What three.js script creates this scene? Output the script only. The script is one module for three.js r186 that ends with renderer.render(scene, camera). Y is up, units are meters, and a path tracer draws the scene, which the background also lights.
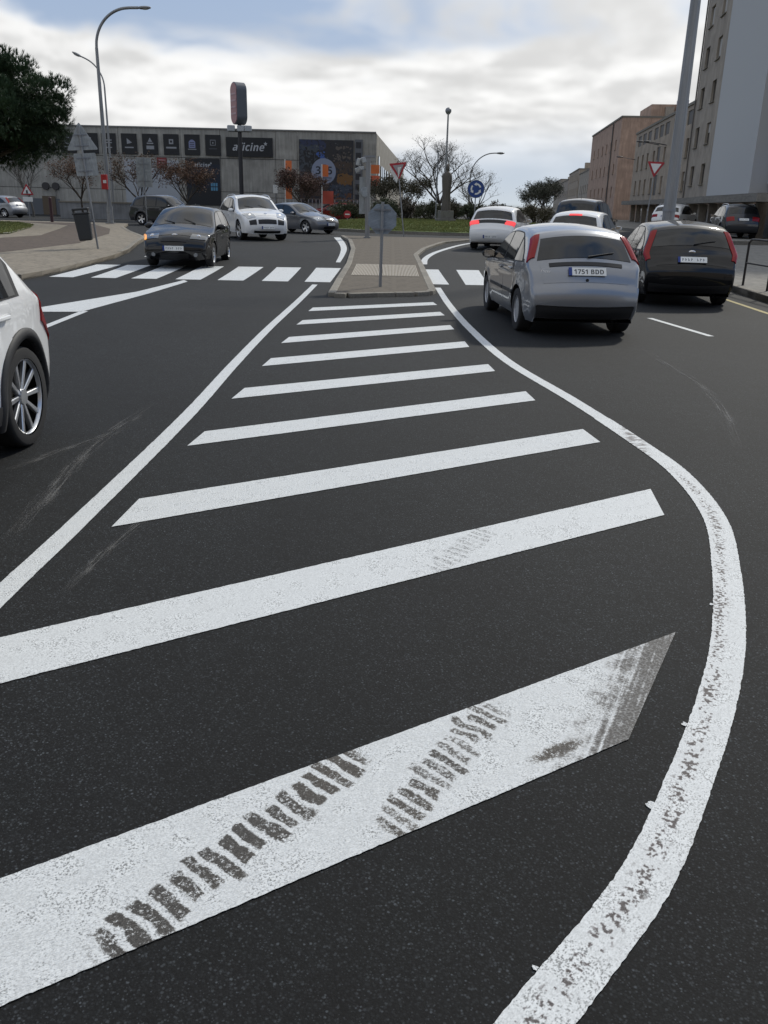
import * as THREE from 'three';
import { mergeGeometries, mergeVertices } from 'three/addons/utils/BufferGeometryUtils.js';
import { TessellateModifier } from 'three/addons/modifiers/TessellateModifier.js';
import { RoundedBoxGeometry } from 'three/addons/geometries/RoundedBoxGeometry.js';

// ------------------------------------------------------------------ camera, sky, sun, exposure
const scene = new THREE.Scene();
const camera = new THREE.PerspectiveCamera(61.55, 768 / 1024, 0.05, 6000);
camera.position.set(0, 1.7, 0);
camera.rotation.order = 'YXZ';
camera.rotation.set(-0.3440, 0, 0.02356);
const renderer = new THREE.WebGLRenderer({ antialias: true });
renderer.toneMapping = THREE.LinearToneMapping;
renderer.toneMappingExposure = 0.88;
renderer.shadowMap.enabled = true;
renderer.setSize(768, 1024);

const SUN_AZ = 0.58, SUN_EL = 0.66;            // radians, azimuth right of straight ahead
const sunDir = new THREE.Vector3(Math.sin(SUN_AZ) * Math.cos(SUN_EL), Math.sin(SUN_EL), -Math.cos(SUN_AZ) * Math.cos(SUN_EL));
const sun = new THREE.DirectionalLight(new THREE.Color(1, 0.95, 0.84), 2.7);
sun.position.copy(sunDir).multiplyScalar(120).add(new THREE.Vector3(0, 0, -40));
sun.target.position.set(0, 0, -40);
sun.castShadow = true;
sun.shadow.radius = 7;
sun.shadow.mapSize.set(4096, 4096);
Object.assign(sun.shadow.camera, { left: -90, right: 90, top: 90, bottom: -90, near: 1, far: 400 });
scene.add(sun, sun.target);

// ------------------------------------------------------------------ noise helpers
function mulberry(a) { return () => { a |= 0; a = a + 0x6D2B79F5 | 0; let t = Math.imul(a ^ a >>> 15, 1 | a); t = t + Math.imul(t ^ t >>> 7, 61 | t) ^ t; return ((t ^ t >>> 14) >>> 0) / 4294967296; }; }
const rnd = mulberry(7);
const rr = (a, b) => a + (b - a) * rnd();
const clamp = (x, a = 0, b = 1) => x < a ? a : x > b ? b : x;
const lerp = (a, b, t) => a + (b - a) * t;
const sst = (a, b, x) => { const t = clamp((x - a) / (b - a)); return t * t * (3 - 2 * t); };
function h2(x, y, s = 0) { let h = Math.imul(x | 0, 374761393) ^ Math.imul(y | 0, 668265263) ^ Math.imul(s + 11, 2147483647 / 3 | 0); h = Math.imul(h ^ h >>> 13, 1274126177); h = Math.imul(h ^ h >>> 16, 2246822519); return ((h ^ h >>> 15) >>> 0) / 4294967296; }
function vn(x, y, s = 0, P = 0) {
  const xi = Math.floor(x), yi = Math.floor(y), fx = x - xi, fy = y - yi, u = fx * fx * (3 - 2 * fx), v = fy * fy * (3 - 2 * fy);
  const w = P ? (a) => ((a % P) + P) % P : (a) => a, a0 = w(xi), a1 = w(xi + 1), b0 = w(yi), b1 = w(yi + 1);
  return lerp(lerp(h2(a0, b0, s), h2(a1, b0, s), u), lerp(h2(a0, b1, s), h2(a1, b1, s), u), v);
}
function fbm(x, y, oct = 4, s = 0, P = 0) { let a = 0, w = 0.5, n = 0; for (let i = 0; i < oct; i++) { a += w * vn(x, y, s + i * 17, P); n += w; x *= 2; y *= 2; P *= 2; w *= 0.5; } return a / n; }

// ------------------------------------------------------------------ sky (computed: air and clouds only)
{
  const W = 2048, H = 1024, d = new Float32Array(W * H * 4);
  const v = new THREE.Vector3(), CX = 6.4, CZ = 2.2;                 // where in the deck the viewer stands
  for (let j = 0; j < H; j++) for (let i = 0; i < W; i++) {
    const el = ((j + 0.5) / H - 0.5) * Math.PI, az = ((i + 0.5) / W - 0.5) * 2 * Math.PI, k = (j * W + i) * 4;
    v.set(Math.cos(el) * Math.cos(az), Math.sin(el), Math.cos(el) * Math.sin(az));
    const e = Math.max(v.y, 0), c = Math.max(0, v.dot(sunDir));
    const t = Math.pow(Math.min(1, e / 0.55), 0.6);
    let r = lerp(0.68, 0.15, t), g = lerp(0.75, 0.32, t), b = lerp(0.81, 0.66, t);
    const veil = Math.pow(c, 6) * 0.34 + Math.pow(c, 40) * 0.7;
    r += veil; g += veil * 0.97; b += veil * 0.9;
    // one broken cloud deck seen in perspective over a haze band at the horizon
    const q = 1 / (e + 0.15), px = v.x * q + CX, pz = v.z * q + CZ;
    const wx = fbm(px * 0.9, pz * 0.9, 4, 91) * 1.2, wz = fbm(px * 0.9 + 5, pz * 0.9, 4, 97) * 1.2;
    const n1 = fbm(px * 0.7 + wx, pz * 0.7 + wz, 6, 5), n2 = fbm(px * 2.6 + wx * 2, pz * 2.6 + wz * 2, 6, 31), n3 = fbm(px * 8 + wx * 4, pz * 8 + wz * 4, 5, 63);
    const cov = lerp(0.22, 0.43, sst(0.10, 0.185, e + 0.05 * (n2 - 0.5)));
    let a = sst(cov, cov + 0.13, n1 * 0.66 + n2 * 0.24 + n3 * 0.10);
    a *= sst(-0.01, 0.065, e - 0.09 * (fbm(px * 0.7 + 9, pz * 0.7, 4, 77) - 0.36));
    const thick = sst(0.32, 0.68, n2 * 0.42 + n3 * 0.38 + n1 * 0.20);
    const lum = lerp(1.16, 0.74, thick) + veil * 1.0;
    a *= 0.96;
    r = lerp(r, lum * 1.0, a); g = lerp(g, lum * 0.995, a); b = lerp(b, lum * 0.98, a);
    if (v.y < 0) { r = 0.30; g = 0.31; b = 0.32; }
    d[k] = r; d[k + 1] = g; d[k + 2] = b; d[k + 3] = 1;
  }
  const tex = new THREE.DataTexture(d, W, H, THREE.RGBAFormat, THREE.FloatType);
  tex.mapping = THREE.EquirectangularReflectionMapping; tex.magFilter = tex.minFilter = THREE.LinearFilter; tex.wrapS = THREE.RepeatWrapping; tex.needsUpdate = true;
  scene.background = tex; scene.environment = tex;
}

// ------------------------------------------------------------------ object helpers
const taken = {};
function numbered(n) { const k = taken[n] = (taken[n] ?? -1) + 1; return k ? n + '_' + String(k).padStart(3, '0') : n; }
function tag(o, label, category, group, kind) { o.userData.label = label; if (category) o.userData.category = category; if (group) o.userData.group = group; if (kind) o.userData.kind = kind; return o; }
function shade(o) { o.traverse((m) => { if (m.isMesh) m.castShadow = m.receiveShadow = true; }); return o; }
function thing(name, label, category, pos = [0, 0, 0], turn = 0, group) { const o = new THREE.Group(); o.name = numbered(name); o.position.set(...pos); o.rotation.y = turn; scene.add(o); return tag(o, label, category, group); }
function part(parent, name, geo, mat, label) { const m = new THREE.Mesh(geo, mat); m.name = name; m.castShadow = m.receiveShadow = true; parent.add(m); if (label) m.userData.label = label; return m; }
function sub(parent, name) { const g = new THREE.Group(); g.name = name; parent.add(g); return g; }
function struct(name, geo, mat, label) { const m = new THREE.Mesh(geo, mat); m.name = numbered(name); m.castShadow = m.receiveShadow = true; m.userData.kind = 'structure'; if (label) m.userData.label = label; scene.add(m); return m; }
function MG(list) {
  const out = list.map((g) => { g = g.index ? g.toNonIndexed() : g; for (const k of Object.keys(g.attributes)) if (!['position', 'normal', 'uv'].includes(k)) g.deleteAttribute(k); if (!g.attributes.uv) g.setAttribute('uv', new THREE.BufferAttribute(new Float32Array(g.attributes.position.count * 2), 2)); return g; });
  return out.length === 1 ? out[0] : mergeGeometries(out);
}
const box = (w, h, d, x = 0, y = 0, z = 0, ry = 0) => { const g = new THREE.BoxGeometry(w, h, d); if (ry) g.rotateY(ry); return g.translate(x, y, z); };
const rbox = (w, h, d, r, x = 0, y = 0, z = 0) => new RoundedBoxGeometry(w, h, d, 2, r).translate(x, y, z);
const V = (x, y, z) => new THREE.Vector3(x, y, z);
function rod(a, b, r0, r1 = r0, n = 10) { const d = b.clone().sub(a), l = d.length(), g = new THREE.CylinderGeometry(r1, r0, l, n, 1); g.translate(0, l / 2, 0); g.applyQuaternion(new THREE.Quaternion().setFromUnitVectors(V(0, 1, 0), d.normalize())); return g.translate(a.x, a.y, a.z); }
function tube(pts, r, seg = 40, n = 10) { return new THREE.TubeGeometry(new THREE.CatmullRomCurve3(pts), seg, r, n, false); }
const lin = (r, g, b) => new THREE.Color().setRGB(r, g, b);
const mat = (c, rough = 0.7, o = {}) => new THREE.MeshStandardMaterial({ color: Array.isArray(c) ? lin(...c) : c, roughness: rough, ...o });
const phys = (c, rough = 0.5, o = {}) => new THREE.MeshPhysicalMaterial({ color: Array.isArray(c) ? lin(...c) : c, roughness: rough, ...o });

// height of the ground: level at the camera, rising 0.2 m to the roundabout
const G = (z) => 0.2 * sst(19, 37, -z);

// textures from per-pixel functions (sRGB 0..255 or linear data)
function texFrom(W, H, fn, srgb = true, repeat = true) {
  const a = new Uint8Array(W * H * 4), o = [0, 0, 0, 255];
  for (let y = 0; y < H; y++) for (let x = 0; x < W; x++) { o[3] = 255; fn(x, y, o); const k = (y * W + x) * 4; a[k] = clamp(o[0], 0, 255); a[k + 1] = clamp(o[1], 0, 255); a[k + 2] = clamp(o[2], 0, 255); a[k + 3] = clamp(o[3], 0, 255); }
  const t = new THREE.DataTexture(a, W, H, THREE.RGBAFormat); t.magFilter = THREE.LinearFilter; t.minFilter = THREE.LinearMipmapLinearFilter; t.generateMipmaps = true;
  if (repeat) t.wrapS = t.wrapT = THREE.RepeatWrapping; if (srgb) t.colorSpace = THREE.SRGBColorSpace; t.needsUpdate = true; return t;
}
function canvasTex(w, h, draw) { const c = document.createElement('canvas'); c.width = w; c.height = h; const g = c.getContext('2d'); draw(g, w, h); const t = new THREE.CanvasTexture(c); t.colorSpace = THREE.SRGBColorSpace; return t; }
// ------------------------------------------------------------------ asphalt
// tileable aggregate: irregular stones set in bitumen
function aggregate(N, cell, seed) {
  const n = Math.round(N / cell), hgt = new Float32Array(N * N), tone = new Float32Array(N * N);
  const cx = new Float32Array(n * n), cy = new Float32Array(n * n), cr = new Float32Array(n * n), ct = new Float32Array(n * n);
  for (let j = 0; j < n; j++) for (let i = 0; i < n; i++) { const k = j * n + i; cx[k] = (i + h2(i, j, seed)) * N / n; cy[k] = (j + h2(i, j, seed + 1)) * N / n; cr[k] = (0.35 + 0.75 * Math.pow(h2(i, j, seed + 2), 1.3)) * N / n * 0.72; ct[k] = h2(i, j, seed + 3); }
  for (let y = 0; y < N; y++) for (let x = 0; x < N; x++) {
    const gi = Math.floor(x * n / N), gj = Math.floor(y * n / N); let best = 0, bt = 0.4;
    for (let b = -1; b <= 1; b++) for (let a = -1; a <= 1; a++) {
      const ii = (gi + a + n) % n, jj = (gj + b + n) % n, k = jj * n + ii; let dx = Math.abs(x - cx[k]), dy = Math.abs(y - cy[k]); if (dx > N / 2) dx = N - dx; if (dy > N / 2) dy = N - dy;
      const q = 1 - (dx * dx + dy * dy) / (cr[k] * cr[k]); if (q > best) { best = q; bt = ct[k]; }
    }
    hgt[y * N + x] = Math.sqrt(best); tone[y * N + x] = best > 0 ? bt : -1;
  }
  return { hgt, tone };
}
const AN = 2048, AT = 2.6, AG = aggregate(AN, 5.2, 3);
const asphaltMap = texFrom(AN, AN, (x, y, o) => {
  const k = y * AN + x, h = AG.hgt[k], t = AG.tone[k], m = fbm(x / 64, y / 64, 4, 9, 32), f = h2(x, y, 55);
  let v = 23 + 12 * (m - 0.5) + 20 * (f - 0.5);
  if (t >= 0) v += h * (t > 0.982 ? 88 : t > 0.83 ? 58 : t > 0.55 ? 28 : t > 0.25 ? 7 : -12);
  o[0] = v * 0.94; o[1] = v; o[2] = v * 1.055;
});
const asphaltBump = texFrom(AN, AN, (x, y, o) => { const k = y * AN + x, v = 30 + 120 * Math.sqrt(AG.hgt[k]) * (0.5 + 0.5 * Math.max(0, AG.tone[k])) + 70 * h2(x, y, 8); o[0] = o[1] = o[2] = v; }, false);
asphaltMap.anisotropy = asphaltBump.anisotropy = 8;
const M = {};
M.asphalt = phys([1, 1, 1], 0.85, { specularIntensity: 0.65, map: asphaltMap, bumpMap: asphaltBump, bumpScale: 0.0010, vertexColors: true });

function gridSheet(xs, zs, yFn, uvScale, colFn) {
  const nx = xs.length, nz = zs.length, p = [], u = [], c = [], id = [];
  for (let j = 0; j < nz; j++) for (let i = 0; i < nx; i++) { p.push(xs[i], yFn(xs[i], zs[j]), zs[j]); u.push(xs[i] / uvScale, zs[j] / uvScale); if (colFn) c.push(...colFn(xs[i], zs[j])); }
  for (let j = 0; j < nz - 1; j++) for (let i = 0; i < nx - 1; i++) { const a = j * nx + i, b = a + 1, d = a + nx, e = d + 1; id.push(a, b, d, b, e, d); }   // zs descend: wind upward
  const g = new THREE.BufferGeometry(); g.setAttribute('position', new THREE.Float32BufferAttribute(p, 3)); g.setAttribute('uv', new THREE.Float32BufferAttribute(u, 2)); if (colFn) g.setAttribute('color', new THREE.Float32BufferAttribute(c, 3));
  g.setIndex(id); g.computeVertexNormals(); if (g.attributes.normal.getY(0) < 0) { id.reverse(); g.setIndex(id); g.computeVertexNormals(); } return g;
}
const steps = (...a) => { const o = [a[0]]; for (let i = 1; i < a.length; i += 2) { const n = Math.max(1, Math.round(Math.abs(a[i + 1 - 1] - o[o.length - 1]) / a[i + 1])), s = o[o.length - 1]; for (let k = 1; k <= n; k++) o.push(lerp(s, a[i], k / n)); } return o; };
struct('ground', gridSheet(steps(-3000, -400, 800, -60, 60, 60, 20, 400, 60, 3000, 800), steps(400, 12, 60, -20, 4, -40, 1, -60, 4, -400, 60, -3200, 800), (x, z) => G(z) - 0.09, 4), mat([0.10, 0.095, 0.08], 0.95));
const road = struct('road', gridSheet(steps(-90, -9, 3, 9, 0.3, 90, 3), steps(10, 1, 1, -16, 0.3, -40, 0.75, -60, 2, -420, 12), (x, z) => G(z), AT, (x, z) => {
  const n = fbm(x * 0.55, z * 0.28, 4, 21), m = fbm(x * 2.1 + 7, z * 1.1, 3, 44);       // wheel-polished and dusty patches of the surfacing
  let v = 0.58 + 0.5 * (n - 0.5) + 0.3 * (m - 0.5); if (z < -14) v *= 1.1;
  return [v * 0.995, v, v * 1.0];
}), M.asphalt);

// ------------------------------------------------------------------ road paint
const PN = 1024, PT = 1.3;
const PG = aggregate(PN, 4.6, 23);
function paintPix(x, y, o, wear, N = PN, T = PT) {            // white thermoplastic over the stones, pits where the bitumen shows
  const k = (y & (PN - 1)) * PN + (x & (PN - 1)), h = PG.hgt[k], t = PG.tone[k], n = fbm(x / 46, y / 46, 4, 61), f = h2(x, y, 5);
  let v = 214 + 18 * (n - 0.5) + 22 * (f - 0.5) - 16 * (1 - h);
  const pit = (t < 0 ? 0.28 : 0) + (0.35 - h) * 0.4 + (n - 0.5) * 0.9 + 0.5 * (h2(x >> 1, y >> 1, 6) - 0.5) + wear;
  if (pit > 0.46) { const a = clamp((pit - 0.46) * 4); v = lerp(v, 80 + 50 * f, a * 0.8); }
  o[0] = v * 0.985; o[1] = v; o[2] = v * 1.005;
}
const paintMap = texFrom(PN, PN, (x, y, o) => paintPix(x, y, o, -0.04));
const paintBump = texFrom(PN, PN, (x, y, o) => { o[0] = o[1] = o[2] = 60 + 180 * PG.hgt[y * PN + x]; }, false);
M.paint = mat([1, 1, 1], 0.72, { map: paintMap, bumpMap: paintBump, bumpScale: 0.0016 });
M.paintDull = mat([0.86, 0.86, 0.86], 0.75, { map: paintMap });
M.yellow = mat([0.62, 0.50, 0.20], 0.75, { map: paintMap });

// a strip between two edge polylines, draped on the road 4 mm up
function strip(L, R, { y = 0.004, div = 0.35, across = 2, uv, jag = 0, seed = 1 } = {}) {
  const p = [], u = [], id = []; let rows = 0, len = 0;
  for (let i = 0; i < L.length - 1; i++) {
    const d = Math.hypot(L[i + 1][0] - L[i][0], L[i + 1][1] - L[i][1]), n = Math.max(1, Math.ceil(d / div));
    for (let k = i ? 1 : 0; k <= n; k++) {
      const t = k / n, a = [lerp(L[i][0], L[i + 1][0], t), lerp(L[i][1], L[i + 1][1], t)], b = [lerp(R[i][0], R[i + 1][0], t), lerp(R[i][1], R[i + 1][1], t)];
      if (rows) len += d / n;
      if (jag) { const w = Math.hypot(b[0] - a[0], b[1] - a[1]), ux = (b[0] - a[0]) / w, uz = (b[1] - a[1]) / w, ja = jag * (fbm(len * 60, 1, 3, seed) - 0.5), jb = jag * (fbm(len * 60, 7, 3, seed + 4) - 0.5); a[0] += ux * ja; a[1] += uz * ja; b[0] += ux * jb; b[1] += uz * jb; }
      for (let s = 0; s <= across; s++) { const x = lerp(a[0], b[0], s / across), z = lerp(a[1], b[1], s / across); p.push(x, G(z) + y, z); const w = Math.hypot(b[0] - a[0], b[1] - a[1]); u.push(...(uv ? uv(x, z, len, s / across) : [len / PT, s / across * w / PT])); }
      rows++;
    }
  }
  const c = across + 1;
  for (let r = 0; r < rows - 1; r++) for (let s = 0; s < across; s++) { const a = r * c + s; id.push(a, a + 1, a + c, a + 1, a + c + 1, a + c); }
  const g = new THREE.BufferGeometry(); g.setAttribute('position', new THREE.Float32BufferAttribute(p, 3)); g.setAttribute('uv', new THREE.Float32BufferAttribute(u, 2)); g.setIndex(id); g.computeVertexNormals();
  if (g.attributes.normal.getY(0) < 0) { id.reverse(); g.setIndex(id); g.computeVertexNormals(); }
  return g;
}
// diagonal hatching: near-left, far-left, far-right, near-right
const hatch = [
  [[-1.56, -0.95], [-1.56, -1.42], [1.26, -3.30], [0.85, -2.50]], [[-1.60, -2.63], [-1.60, -3.08], [1.72, -5.30], [1.66, -4.80]], [[-1.49, -4.39], [-1.47, -4.87], [1.61, -6.86], [1.66, -6.46]],
  [[-1.45, -6.07], [-1.41, -6.50], [1.36, -8.34], [1.39, -7.93]], [[-1.41, -7.69], [-1.37, -8.18], [1.15, -9.83], [1.18, -9.40]], [[-1.37, -9.37], [-1.34, -9.88], [1.02, -11.54], [1.04, -11.07]],
  [[-1.36, -11.02], [-1.32, -11.56], [0.93, -13.16], [0.96, -12.70]], [[-1.35, -12.80], [-1.31, -13.32], [0.87, -14.84], [0.92, -14.36]], [[-1.33, -14.50], [-1.30, -15.02], [0.82, -16.36], [0.87, -15.90]]];
const rough = (x, y, s) => fbm(x * 38, y * 38, 3, s);
const bayFrame = (O, D) => { const l = Math.hypot(...D), d = [D[0] / l, D[1] / l], n = [d[1], -d[0]]; if (n[1] > 0) { n[0] *= -1; n[1] *= -1; } return (x, z) => [(x - O[0]) * d[0] + (z - O[1]) * d[1], (x - O[0]) * n[0] + (z - O[1]) * n[1]]; };
// rubber and mud printed on the two nearest bars by lugged tyres (u along the bar, v across, metres)
function lug(u, v, p0, p1, half, per, slant, seed) {
  const t = (u - p0[0]) / (p1[0] - p0[0]); if (t < -0.04 || t > 1.06) return 0;
  const wob = 0.02 * (fbm(u * 14, v * 14, 3, seed) - 0.5), b = v - lerp(p0[1], p1[1], t) + wob * 1.5;
  const ph = (u + b * slant + wob) / per, k = Math.floor(ph), q = Math.abs(ph - k - 0.5) * 2, len = half * (0.75 + 0.45 * h2(k, seed, 3)), off = half * 0.25 * (h2(k, seed, 9) - 0.5);
  return sst(len, len * 0.75, Math.abs(b + off)) * sst(0.86, 0.50, q) * sst(-0.04, 0.08, t) * sst(1.06, 0.9, t) * (0.75 + 0.4 * h2(k, seed, 5));
}
const b0 = bayFrame([-0.826, -1.419], [0.840, -0.542]), b1 = bayFrame([-1.40, -2.76], [3.06, -2.04]);
const ULEN = 4.4, UOFF = [-0.98, -0.45];
const barMap = (dirt, U0) => { const t = texFrom(2048, 320, (x, y, o) => {
  const u = U0 + x / 2048 * ULEN, v = -0.06 + y / 320 * 0.61;
  paintPix(Math.floor(u * PN / PT + 4096), Math.floor(v * PN / PT + 4096), o, -0.02);
  const [a, br, film = 0] = dirt(u, v), n = rough(u * 3.4, v * 3.4, 71), f = h2(x, y, 3), w = sst(0.64, 0.40, n + 0.40 * (f - 0.5) + (0.60 - a) * 0.6);
  const m = a > 0.02 ? w * clamp(a * 1.35) : 0, c = 36 + 46 * f;
  o[0] = lerp(o[0], c + 9 * br, m); o[1] = lerp(o[1], c + 5 * br, m); o[2] = lerp(o[2], c, m);
  if (film > 0) { const k = clamp(film + 0.5 * (f - 0.5) * sst(0, 0.3, film) + 0.5 * (PG.hgt[(y & 1023) * PN + (x & 1023)] - 0.6) * sst(0, 0.4, film)), d = 62 + 26 * f; for (let i = 0; i < 3; i++) o[i] = lerp(o[i], d - i * 2, k); }
}, true, false); return t; };
const dirt0 = barMap((u, v) => {
  let a = lug(u, v, [0.20, 0.02], [1.18, 0.40], 0.090, 0.056, 0.30, 2); let br = 0.55 + 0.9 * (fbm(u * 3, v * 3, 2, 8) - 0.3);
  a = Math.max(a, 0.72 * lug(u, v, [1.02, 0.02], [1.76, 0.42], 0.10, 0.047, 0.25, 5));
  const e = u - v * 1.55;                                     // scrubbed end of the bar: rubber dragged along the kerb side
  let film = 0; if (e > 1.5) { const s = fbm(e * 48, v * 2.2, 4, 12), s2 = fbm(u * 26, v * 26, 3, 15); film = clamp(sst(1.58, 1.95, e + 0.25 * (s2 - 0.5)) * (2.4 * (s - 0.30) + 0.9 * (s2 - 0.45) + 0.15) + 0.25 * sst(1.86, 2.05, e)); }
  const bl = Math.hypot((u - 1.74) / 0.13, (v - 0.075) / 0.035); if (bl < 1.4) { a = Math.max(a, sst(1.4, 0.3, bl) * 0.9); if (bl < 1.2) br = 1.1; }
  return [a, br, film];
}, UOFF[0]);
const dirt1 = barMap((u, v) => [0.42 * lug(u, v, [1.98, 0.02], [2.62, 0.34], 0.09, 0.05, 0.25, 9), 0], UOFF[1]);
const M0 = mat([1, 1, 1], 0.72, { map: dirt0, bumpMap: paintBump, bumpScale: 0.0012 }), M1 = mat([1, 1, 1], 0.72, { map: dirt1 });
hatch.forEach(([nl, fl, fr, nr], i) => {
  const fr0 = i === 0 ? b0 : b1;
  part(road, 'hatch_bar', strip([fl, fr], [nl, nr], { jag: i < 4 ? 0.008 : 0, div: i < 2 ? 0.012 : i < 4 ? 0.03 : 0.4, seed: i * 9 + 1, across: 4,
    uv: i < 2 ? (x, z) => { const [u, v] = fr0(x, z); return [(u - UOFF[i]) / ULEN, (v + 0.06) / 0.61]; } : (x, z) => [x * 0.55 + z * 0.5, z * 0.64 - x * 0.42] }), i === 0 ? M0 : i === 1 ? M1 : M.paint,
  i === 0 ? 'white hatch bar with muddy tread prints' : i === 1 ? 'white hatch bar with a faint tyre print' : undefined);
});
const line = (pts, w, o) => { const L = [], R = []; pts.forEach((q, i) => { const a = pts[Math.max(0, i - 1)], b = pts[Math.min(pts.length - 1, i + 1)], l = Math.hypot(b[0] - a[0], b[1] - a[1]), nx = (b[1] - a[1]) / l, nz = -(b[0] - a[0]) / l, h = (q[2] ?? w) / 2; L.push([q[0] + nx * h, q[1] + nz * h]); R.push([q[0] - nx * h, q[1] - nz * h]); }); return strip(L, R, o); };
const curve2 = (pts, n) => new THREE.CatmullRomCurve3(pts.map(([x, z]) => V(x, 0, z))).getPoints(n).map((q) => [q.x, q.z]);
part(road, 'edge_line', line(curve2([[-1.73, -1.0], [-1.72, -3.5], [-1.70, -4.2], [-1.66, -7], [-1.69, -9.3], [-1.70, -12.1], [-1.65, -16], [-1.63, -19.4]], 60), 0.118, { jag: 0.006, div: 0.06, seed: 41 }), M.paint);
const rightLine = curve2([[0.02, -1.0], [0.36, -1.41], [0.725, -1.85], [0.99, -2.29], [1.245, -2.765], [1.465, -3.245], [1.74, -4.02], [1.95, -4.78], [2.025, -5.71], [1.95, -6.53], [1.755, -7.94], [1.41, -10], [1.205, -12.75], [1.095, -15.9], [1.06, -19.35]], 160);
const LT = 7;                                                 // metres of the near part that has its own wear
const lineMap = texFrom(2048, 64, (x, y, o) => {
  const s = x / 2048 * LT, v = y / 64; paintPix(Math.floor(s * PN / PT), Math.floor(v * 0.15 * PN / PT) + 300, o, -0.02);
  const streak = sst(0.30, 0.05, Math.abs(v - 0.34 - 0.12 * Math.sin(s * 1.7))) * sst(0.0, 0.6, s) * sst(5.6, 4.6, s), n = fbm(s * 95, v * 13, 3, 81), n2 = fbm(s * 9, v * 2, 3, 83);
  const m = sst(0.71, 0.80, n + 0.17 * streak + 0.25 * (n2 - 0.5)) * clamp(0.25 + streak);
  const band = sst(0.35, 0.1, Math.abs(s - 5.75 - v * 0.5)) * sst(0.45, 0.62, fbm(s * 60, v * 3, 3, 85));
  const c = 45 + 30 * h2(x, y, 4), w = clamp(Math.max(m, band * 0.7)); for (let i = 0; i < 3; i++) o[i] = lerp(o[i], c + (i === 0 ? 6 : 0), w * 0.92);
}, true, false);
{ let acc = 0, cut = 0; for (let i = 1; i < rightLine.length; i++) { acc += Math.hypot(rightLine[i][0] - rightLine[i - 1][0], rightLine[i][1] - rightLine[i - 1][1]); if (acc < LT - 0.1) cut = i; }
  part(road, 'edge_line', line(rightLine.slice(0, cut + 1), 0.138, { jag: 0.006, div: 0.012, seed: 51, across: 3, uv: (x, z, l, s) => [l / LT, s] }), mat([1, 1, 1], 0.72, { map: lineMap }), 'curved white edge line worn by tyres');
  part(road, 'edge_line', line(rightLine.slice(cut), 0.125, { jag: 0.006, div: 0.05, seed: 57 }), M.paint);
  const blobs = []; for (const [i, s] of [[14, 0.078], [30, 0.076], [41, 0.076], [62, 0.075]]) {          // drops of paint beside the line
    const q = rightLine[i], e = rightLine[i + 1], l = Math.hypot(e[0] - q[0], e[1] - q[1]), nx = (e[1] - q[1]) / l, nz = -(e[0] - q[0]) / l, sh = new THREE.Shape(), R = rr(0.006, 0.014), k0 = Math.floor(rr(0, 99));
    for (let k = 0; k < 14; k++) { const t = k / 14 * 6.283, r = R * (0.7 + 0.9 * vn(k * 0.8, k0, 3, 0)); sh[k ? 'lineTo' : 'moveTo'](Math.cos(t) * r, Math.sin(t) * r); }
    const g = new THREE.ShapeGeometry(sh); g.rotateX(-Math.PI / 2); g.translate(q[0] + nx * s, 0.0035, q[1] + nz * s); blobs.push(g);
  } part(road, 'paint_splash', MG(blobs), M.paint).userData.kind = 'stuff'; }
// zebra crossing
const zeb = [[-7.60, -7.07, -7.71, -7.09], [-6.68, -6.13, -6.93, -6.33], [-5.79, -5.23, -5.98, -5.40], [-4.81, -4.25, -5.00, -4.42], [-3.87, -3.29, -4.04, -3.38], [-2.88, -2.29, -3.03, -2.38], [-1.92, -1.34, -1.98, -1.32], [0.82, 1.36, 0.76, 1.33], [1.74, 2.27, 1.82, 2.44], [2.70, 3.25, 2.92, 3.5], [3.68, 4.22, 3.98, 4.56], [4.66, 5.20, 5.02, 5.62], [5.64, 6.18, 6.06, 6.66]];
for (const [a, b, c, d] of zeb) { const zn = (x) => -20.05 - 0.045 * (x + 1.5), zf = (x) => -24.05 - 0.10 * (x + 1.5); part(road, 'zebra_bar', strip([[c, zf(c)], [a, zn(a)]], [[d, zf(d)], [b, zn(b)]], { div: 0.4, across: 2, uv: (x, z) => [x * 0.7, z * 0.7] }), M.paint); }
// gore on the left, lane dashes, kerb line, roundabout edge lines
part(road, 'gore_marking', strip([[-4.58, -19.75], [-4.86, -17.0], [-5.66, -14.08], [-6.6, -12.6]], [[-4.42, -19.4], [-4.55, -16.8], [-4.82, -13.72], [-6.4, -13.4]], { div: 0.3 }), M.paint);
part(road, 'lane_line', line([[-4.80, -13.8], [-4.72, -11.7], [-4.62, -9.5], [-4.5, -6]], 0.12, {}), M.paint);
for (const [a, b] of [[[4.36, -14.65], [4.67, -12.60]], [[3.9, -19.0], [4.1, -17.2]], [[5.0, -10.2], [5.6, -7.8]]]) part(road, 'lane_dash', line([a, b], 0.10, {}), M.paint);
part(road, 'kerb_line', line([[7.2, -23], [6.98, -19], [6.80, -15.8], [6.75, -10], [6.9, -2]], 0.10, {}), M.yellow);
part(road, 'edge_line', line(curve2([[-1.51, -26], [-1.55, -29], [-1.65, -32], [-1.95, -36], [-2.45, -41.4]], 24).map((q, i) => [q[0], q[1], lerp(0.13, 0.30, i / 24)]), 0.15, {}), M.paint);
part(road, 'edge_line', line(curve2([[0.99, -26], [1.10, -28], [1.45, -30.5], [2.1, -33.4], [3.3, -38.0], [4.6, -41.5]], 24), 0.19, {}), M.paint);
part(road, 'edge_line', line([[-7.2, -26.4], [-7.7, -31.5], [-8.6, -37]], 0.13, {}), M.paint);
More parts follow.
